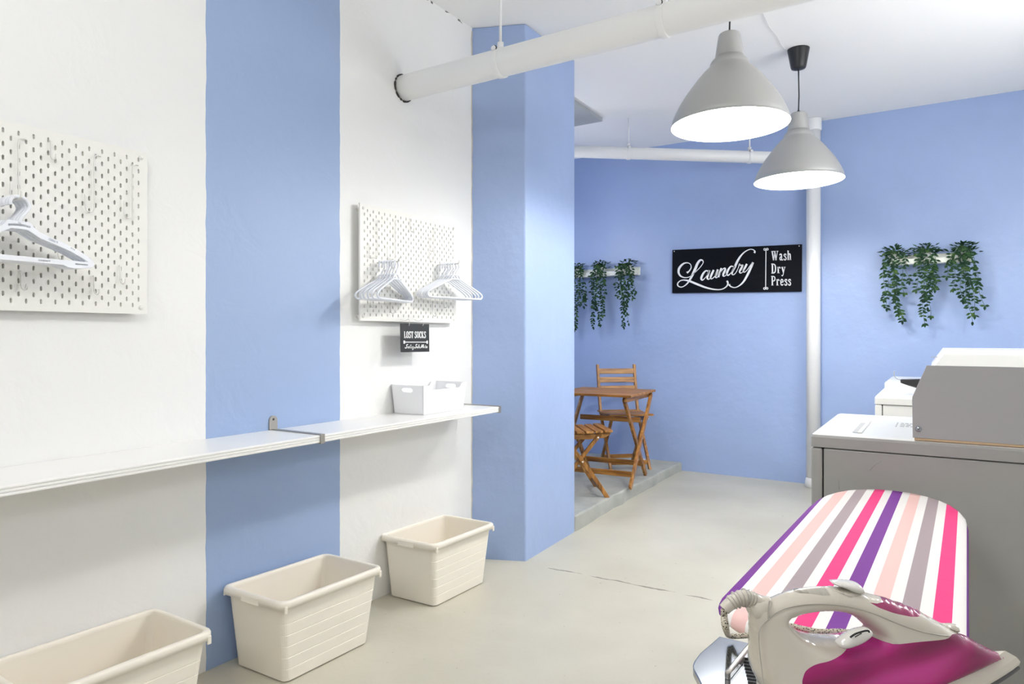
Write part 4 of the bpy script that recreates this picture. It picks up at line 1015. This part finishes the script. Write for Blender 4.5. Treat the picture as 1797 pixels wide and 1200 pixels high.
# ------------------------------------------------------------------ the iron
tA, tB = .715, .755
def atf(px, t): d = ray(px, HY); return Vector((d.x * t, d.y * t, 0))
P0 = atf(1352, tA); P1 = atf(1795, tB)
hd = (P1 - P0).normalized(); hn = Vector((-hd.y, hd.x, 0))         # hn points away from the camera
def on_plane(px, py):
    d = ray(px, py); k = hn.dot(P0) / (hn.x * d.x + hn.y * d.y); return CAM + d * k
tipz = on_plane(1794, 1176).z; heelz = ZI - .006
Hb = Vector((P0.x, P0.y, heelz)); Tb = Vector((P1.x, P1.y, tipz))
ex = (Tb - Hb).normalized(); ey = hn; ez = ex.cross(ey).normalized()
LI = (Tb - Hb).length
irn = thing('steam_iron', 'cream and magenta steam iron standing on the ironing board rest', 'iron', Hb)
R3 = Matrix((ex, ey, ez)).transposed(); irn.rotation_euler = R3.to_euler()
def c6(cx_, cy_):
    p = on_plane(1200 + cx_ / 3.01, 840 + cy_ / 3.01) - Hb; return (p.dot(ex), p.dot(ez))
def half_w(s, z):
    s_ = max(0., min(1., s / LI)); base = .052 * (1 - s_ ** 1.8) ** .95 * (.80 + .20 * min(1, s_ / .18))
    k = max(0., min(1., (z - .03) / .12)); return base * (1 - .78 * k ** .7) + .0015
def c6n(cx_, cy_, f=1.0):
    """as c6, but on the flank of the iron that faces the room instead of its middle plane"""
    px, py = 1200 + cx_ / 3.01, 840 + cy_ / 3.01; s_, z_ = c6(cx_, cy_); d = ray(px, py)
    for _ in range(6):
        o_ = P0 - hn * half_w(s_, z_) * f
        p = CAM + d * (hn.dot(o_) / (hn.x * d.x + hn.y * d.y)) - Hb; s_, z_ = p.dot(ex), p.dot(ez)
    return (s_, z_)
def pillow(poly, holes, wid, r, step=.0045, mid=None, regions=()):
    """closed body from a side outline: thickness from wid(s, z), edges rounded over r"""
    xs_ = [p[0] for p in poly]; zs_ = [p[1] for p in poly]; loops = [poly, *holes]
    def dist(x, z):
        m_ = 9
        for l in loops:
            for i in range(len(l)):
                ax, az = l[i]; bx_, bz = l[(i + 1) % len(l)]; dx, dz_ = bx_ - ax, bz - az; q = dx * dx + dz_ * dz_
                k = 0 if q < 1e-14 else max(0, min(1, ((x - ax) * dx + (z - az) * dz_) / q))
                m_ = min(m_, math.hypot(x - ax - k * dx, z - az - k * dz_))
        return m_
    extra = []; x = min(xs_)
    row = 0
    while x < max(xs_):
        z = min(zs_) + (step / 2 if row % 2 else 0)
        while z < max(zs_):
            if inside((x, z), poly) and not any(inside((x, z), h) for h in holes) and dist(x, z) > step * .45: extra.append((x, z))
            z += step
        x += step * .866; row += 1
    # a dense inner ring near the edges keeps the rounding smooth
    for l in loops:
        for i in range(len(l)):
            ax, az = l[i]; bx_, bz = l[(i + 1) % len(l)]; dx, dz_ = bx_ - ax, bz - az; q = math.hypot(dx, dz_)
            if q < 1e-9: continue
            for s in (1, -1):
                for dd_ in (.0009, .0022):
                    x = (ax + bx_) / 2 - dz_ / q * dd_ * s; z = (az + bz) / 2 + dx / q * dd_ * s
                    if inside((x, z), poly) and not any(inside((x, z), h) for h in holes): extra.append((x, z))
    vs, tris = cdt(poly, holes, extra, regions); n = len(vs)
    th = []
    for x, z in vs:
        d = dist(x, z); k = min(1, d / r); th.append(wid(x, z) * math.sqrt(max(0, 1 - (1 - k) ** 2)) if d > 2e-6 else 0)
    out_ = [MB() for _ in range(len(regions) + 1)]
    md_ = [mid(x, z) if mid else 0 for x, z in vs]
    v = [Vector((x, m_ - t_, z)) for (x, z), t_, m_ in zip(vs, th, md_)] + [Vector((x, m_ + t_, z)) for (x, z), t_, m_ in zip(vs, th, md_)]
    mp_ = list(range(2 * n))
    for i, t_ in enumerate(th):
        if t_ == 0: mp_[n + i] = i
    for q_ in range(len(out_)):
        f = []
        for t_ in tris:
            cx_ = sum(vs[i][0] for i in t_) / 3; cz_ = sum(vs[i][1] for i in t_) / 3; w_ = 0
            for k, rg in enumerate(regions):
                if inside((cx_, cz_), rg): w_ = k + 1
            if w_ == q_: f += [tuple(t_), tuple(mp_[n + i] for i in t_)[::-1]]
        used = sorted({i for a in f for i in a}); ix = {o: k for k, o in enumerate(used)}
        out_[q_].add([v[i] for i in used], [tuple(ix[i] for i in a) for a in f], True)
    return out_ if regions else out_[0]
def dens(pts, n=3, closed=True): return spline(pts, n, closed)
body = [c6(*p) for p in [(350, 650), (395, 640), (440, 641), (480, 627), (530, 606), (590, 588), (650, 577), (720, 571), (790, 571), (850, 576), (920, 590), (1000, 612), (1060, 625), (1095, 638), (1112, 647), (1150, 655), (1175, 672), (1195, 674), (1245, 697), (1262, 710), (1310, 735), (1370, 768), (1420, 792), (1455, 818), (1480, 824), (1540, 858), (1610, 895), (1680, 930), (1692, 940)]]
zs0 = .030
body += [(LI * .93, .020), (LI * .80, .018), (LI * .60, .018), (LI * .35, .018), (LI * .12, .018), (LI * .02, .022), (LI * .002, .045)]
body += [c6(368, 1000), c6(358, 860), c6(350, 740)]
hole = [c6n(*p, .45) for p in [(560, 756), (590, 738), (625, 724), (690, 712), (770, 707), (845, 713), (905, 732), (945, 758)]] + [c6n(*p, -.5) for p in [(945, 782), (900, 792), (840, 806), (780, 813), (720, 812), (660, 806), (600, 790), (560, 770)]]
tank = [c6n(*p) for p in [(640, 1130), (626, 1084), (630, 1050), (648, 1012), (700, 980), (780, 960), (860, 930, .95), (925, 900, .9), (965, 877, .85), (1003, 866, .85), (1100, 870, .9), (1250, 861), (1380, 848), (1440, 830)]] + [c6(1466, 812)] + [c6(1520, 820), c6(1700, 900), c6(1740, 950)]
tank = spline(tank[:15], 4) + tank[15:] + [(LI * .95, .008), (LI * .5, .008), (LI * .26, .012)]
btn = [c6n(*p) for p in [(985, 655, .9), (1010, 652, .6), (1035, 640, .3)]] + [c6(1052, 610), c6(1150, 630), c6(1262, 690)] + [c6n(*p) for p in [(1250, 712, .5), (1228, 729, .8), (1180, 724, .9), (1100, 705, .9), (1030, 680, .9)]]
btn = btn[:5] + [btn[5]] + spline(btn[6:], 3)
gr = [c6(470, 615), c6(600, 570), c6(720, 556), c6(754, 556)] + [c6n(*p) for p in [(778, 618, .85), (740, 620, .85), (680, 614, .85), (600, 613, .8), (540, 622, .7), (500, 632, .3)]]
sh = pillow(dens(body), [dens(hole)], lambda s, z: half_w(s, z), .013, .0036, regions=[tank, btn, gr])
for mb_, nm, mt in zip(sh, ('body_shell', 'water_tank', 'spray_buttons', 'grip_pad'), ('iron_cream', 'tank_magenta', 'button_magenta', 'iron_grip')): mb_.build(nm, mt, irn, fix=False)
# skirt and soleplate
def plan(sc, z, x_shift=0):
    out = []
    n_ = 22
    for i in range(n_ + 1):
        s_ = i / n_; out.append((s_, 1))
    for i in range(n_ - 1, 0, -1): out.append((i / n_, -1))
    res = []
    for s_, sg_ in out:
        w = .0555 * (1 - s_ ** 1.8) ** .93 * (.72 + .28 * min(1, (s_ / .16)) ** .6) * sc
        res.append(Vector((LI * (.005 + s_ * .985) * (1 - (1 - sc) * .5) + x_shift, sg_ * max(w, .0001), z)))
    return res
MB().loft([plan(1.0, .007), plan(1.01, .010), plan(.985, .016), plan(.90, .026)]).build('skirt', 'iron_cream', irn, bevel=.0)
MB().loft([plan(.96, .0), plan(1.0, .002), plan(1.0, .0045), plan(.97, .0068)]).build('soleplate', 'soleplate', irn)
# steam and spray buttons, steam knob, dial, nozzle, grip
knob = [c6(*p) for p in [(782, 545), (800, 539), (850, 538), (905, 543), (925, 560), (935, 588), (915, 600), (880, 596), (830, 572), (795, 560)]]
pillow(dens(knob), [], lambda s, z: .013, .006, .0025).build('steam_knob', 'knob_clear', irn)
kb = [c6n(*p) for p in [(785, 572, 0), (830, 577, 0), (880, 583, 0), (925, 590, 0), (930, 615, .4), (905, 640, .8), (870, 640, .8), (830, 618, .8), (795, 592, .5)]]
pillow(dens(kb), [], lambda s, z: half_w(s, z) + .003, .012, .0025).build('knob_seat', 'iron_cream', irn)
dl = [c6n(*p, .8) for p in [(776, 840), (800, 806), (850, 775), (905, 760), (940, 765), (955, 785), (940, 815), (900, 845), (840, 868), (795, 870)]]
pillow(dens(dl), [], lambda s, z: .009, .007, .003, mid=lambda s, z: -(half_w(s, .062) - .004)).build('temperature_dial', 'knob_clear', irn)
dm = MB()
def dpt(cx_, cy_): s_, z_ = c6n(cx_, cy_); return Vector((s_, -half_w(s_, .062) - .0052, z_))
dm.tube([dpt(*p) for p in spline([(826, 800), (850, 782), (880, 772), (905, 766), (922, 768), (926, 776)], 4)], .0010, 6)
for i in range(5): dm.tube([dpt(852 + 7 * i, 800 - 4 * i), dpt(855 + 7 * i, 794 - 4 * i)], .0006, 5)
dm.build('dial_print', 'seam_dark', irn)
nz = [c6(*p) for p in [(1370, 770), (1400, 766), (1436, 768), (1440, 800), (1420, 806), (1380, 790)]]
pillow(dens(nz, 2), [], lambda s, z: .008, .004, .0025).build('spray_nozzle', 'iron_cream', irn)
# seam line around the handle
sml = MB()
def spt(cx_, cy_): s_, z_ = c6n(cx_, cy_); return Vector((s_, -half_w(s_, z_) - .0001, z_))
sml.tube([spt(*p) for p in spline([(445, 742), (480, 712), (540, 684), (620, 667), (700, 662), (780, 664), (860, 674), (940, 692), (1020, 718), (1100, 752), (1180, 783), (1260, 808), (1340, 824), (1400, 830)], 5)], .0007, 6)
sml.tube([spt(*p) for p in spline([(447, 742), (446, 700), (449, 660), (455, 644)], 4)], .0009, 6)
sml.tube([spt(*p) for p in spline([(447, 742), (420, 765), (400, 800), (396, 850), (402, 930), (412, 1010), (420, 1084)], 5)], .0006, 6)
sml.build('shell_seam', 'iron_grip', irn)
# cord guard and textile cord
def ipt(cx_, cy_, off=0): s_, z_ = c6(cx_, cy_); return Vector((s_, off, z_))
gpts = spline([tuple(ipt(*p)) for p in [(440, 668), (400, 660), (360, 640), (320, 628), (275, 640), (238, 665), (212, 690)]], 6)
gr_ = [.0095 - .0035 * i / (len(gpts) - 1) + (.0014 if 12 < i < 30 and i % 3 == 0 else 0) for i in range(len(gpts))]
MB().tube(gpts, gr_, 14).build('cord_guard', 'iron_cream', irn)
MB().tube([tuple(ipt(*p)) for p in [(350, 700), (372, 690), (410, 690), (440, 700)]], [.010, .013, .0135, .012], 16).build('heel_boss', 'iron_cream', irn)
gm = MB()
for k in range(9):
    i = 12 + 2 * k; p = Vector(gpts[i]); d = (Vector(gpts[i + 1]) - Vector(gpts[i - 1])).normalized()
    gm.tube([p - d * .0006, p + d * .0006], gr_[i] + .0004, 14)
gm.build('guard_ribs', 'iron_grip', irn)
Ri = (Matrix.Translation(Hb) @ R3.to_4x4()).inverted()
cw_ = [Vector(gpts[-1]), Vector(gpts[-1]) + Vector((-.001, .0, -.008)), ipt(214, 740), ipt(222, 790)] + [Ri @ on_z(a, b_, ZI + .005) for a, b_ in ((1279, 1115), (1295, 1116), (1330, 1112), (1380, 1098), (1410, 1103), (1440, 1108), (1480, 1108), (1530, 1116))]
MB().tube(spline([tuple(p) for p in cw_], 5), .0036, 8).build('power_cord', 'cord_fabric', irn)

# ------------------------------------------------------------------ world, camera, view
w = bpy.data.worlds.new('ambient_fill'); scene.world = w; w.use_nodes = True  # pale background added as soft fill through the open rear
w.node_tree.nodes['Background'].inputs[0].default_value = (.97, .985, 1.0, 1); w.node_tree.nodes['Background'].inputs[1].default_value = 0.27
cam = bpy.data.cameras.new('camera'); cam.lens = 24; cam.sensor_width = 36; cam.shift_y = -10 / 1797; cam.clip_start = .02
co = bpy.data.objects.new('camera', cam); COL.objects.link(co); co.location = CAM; co.rotation_euler = (PI / 2, 0, TH); scene.camera = co
scene.view_settings.view_transform = 'Standard'; scene.view_settings.look = 'None'; scene.view_settings.exposure = 0.32; scene.view_settings.gamma = 1
scene.view_settings.use_curve_mapping = False
scene.cycles.max_bounces = 14; scene.cycles.diffuse_bounces = 10; scene.cycles.use_denoising = True
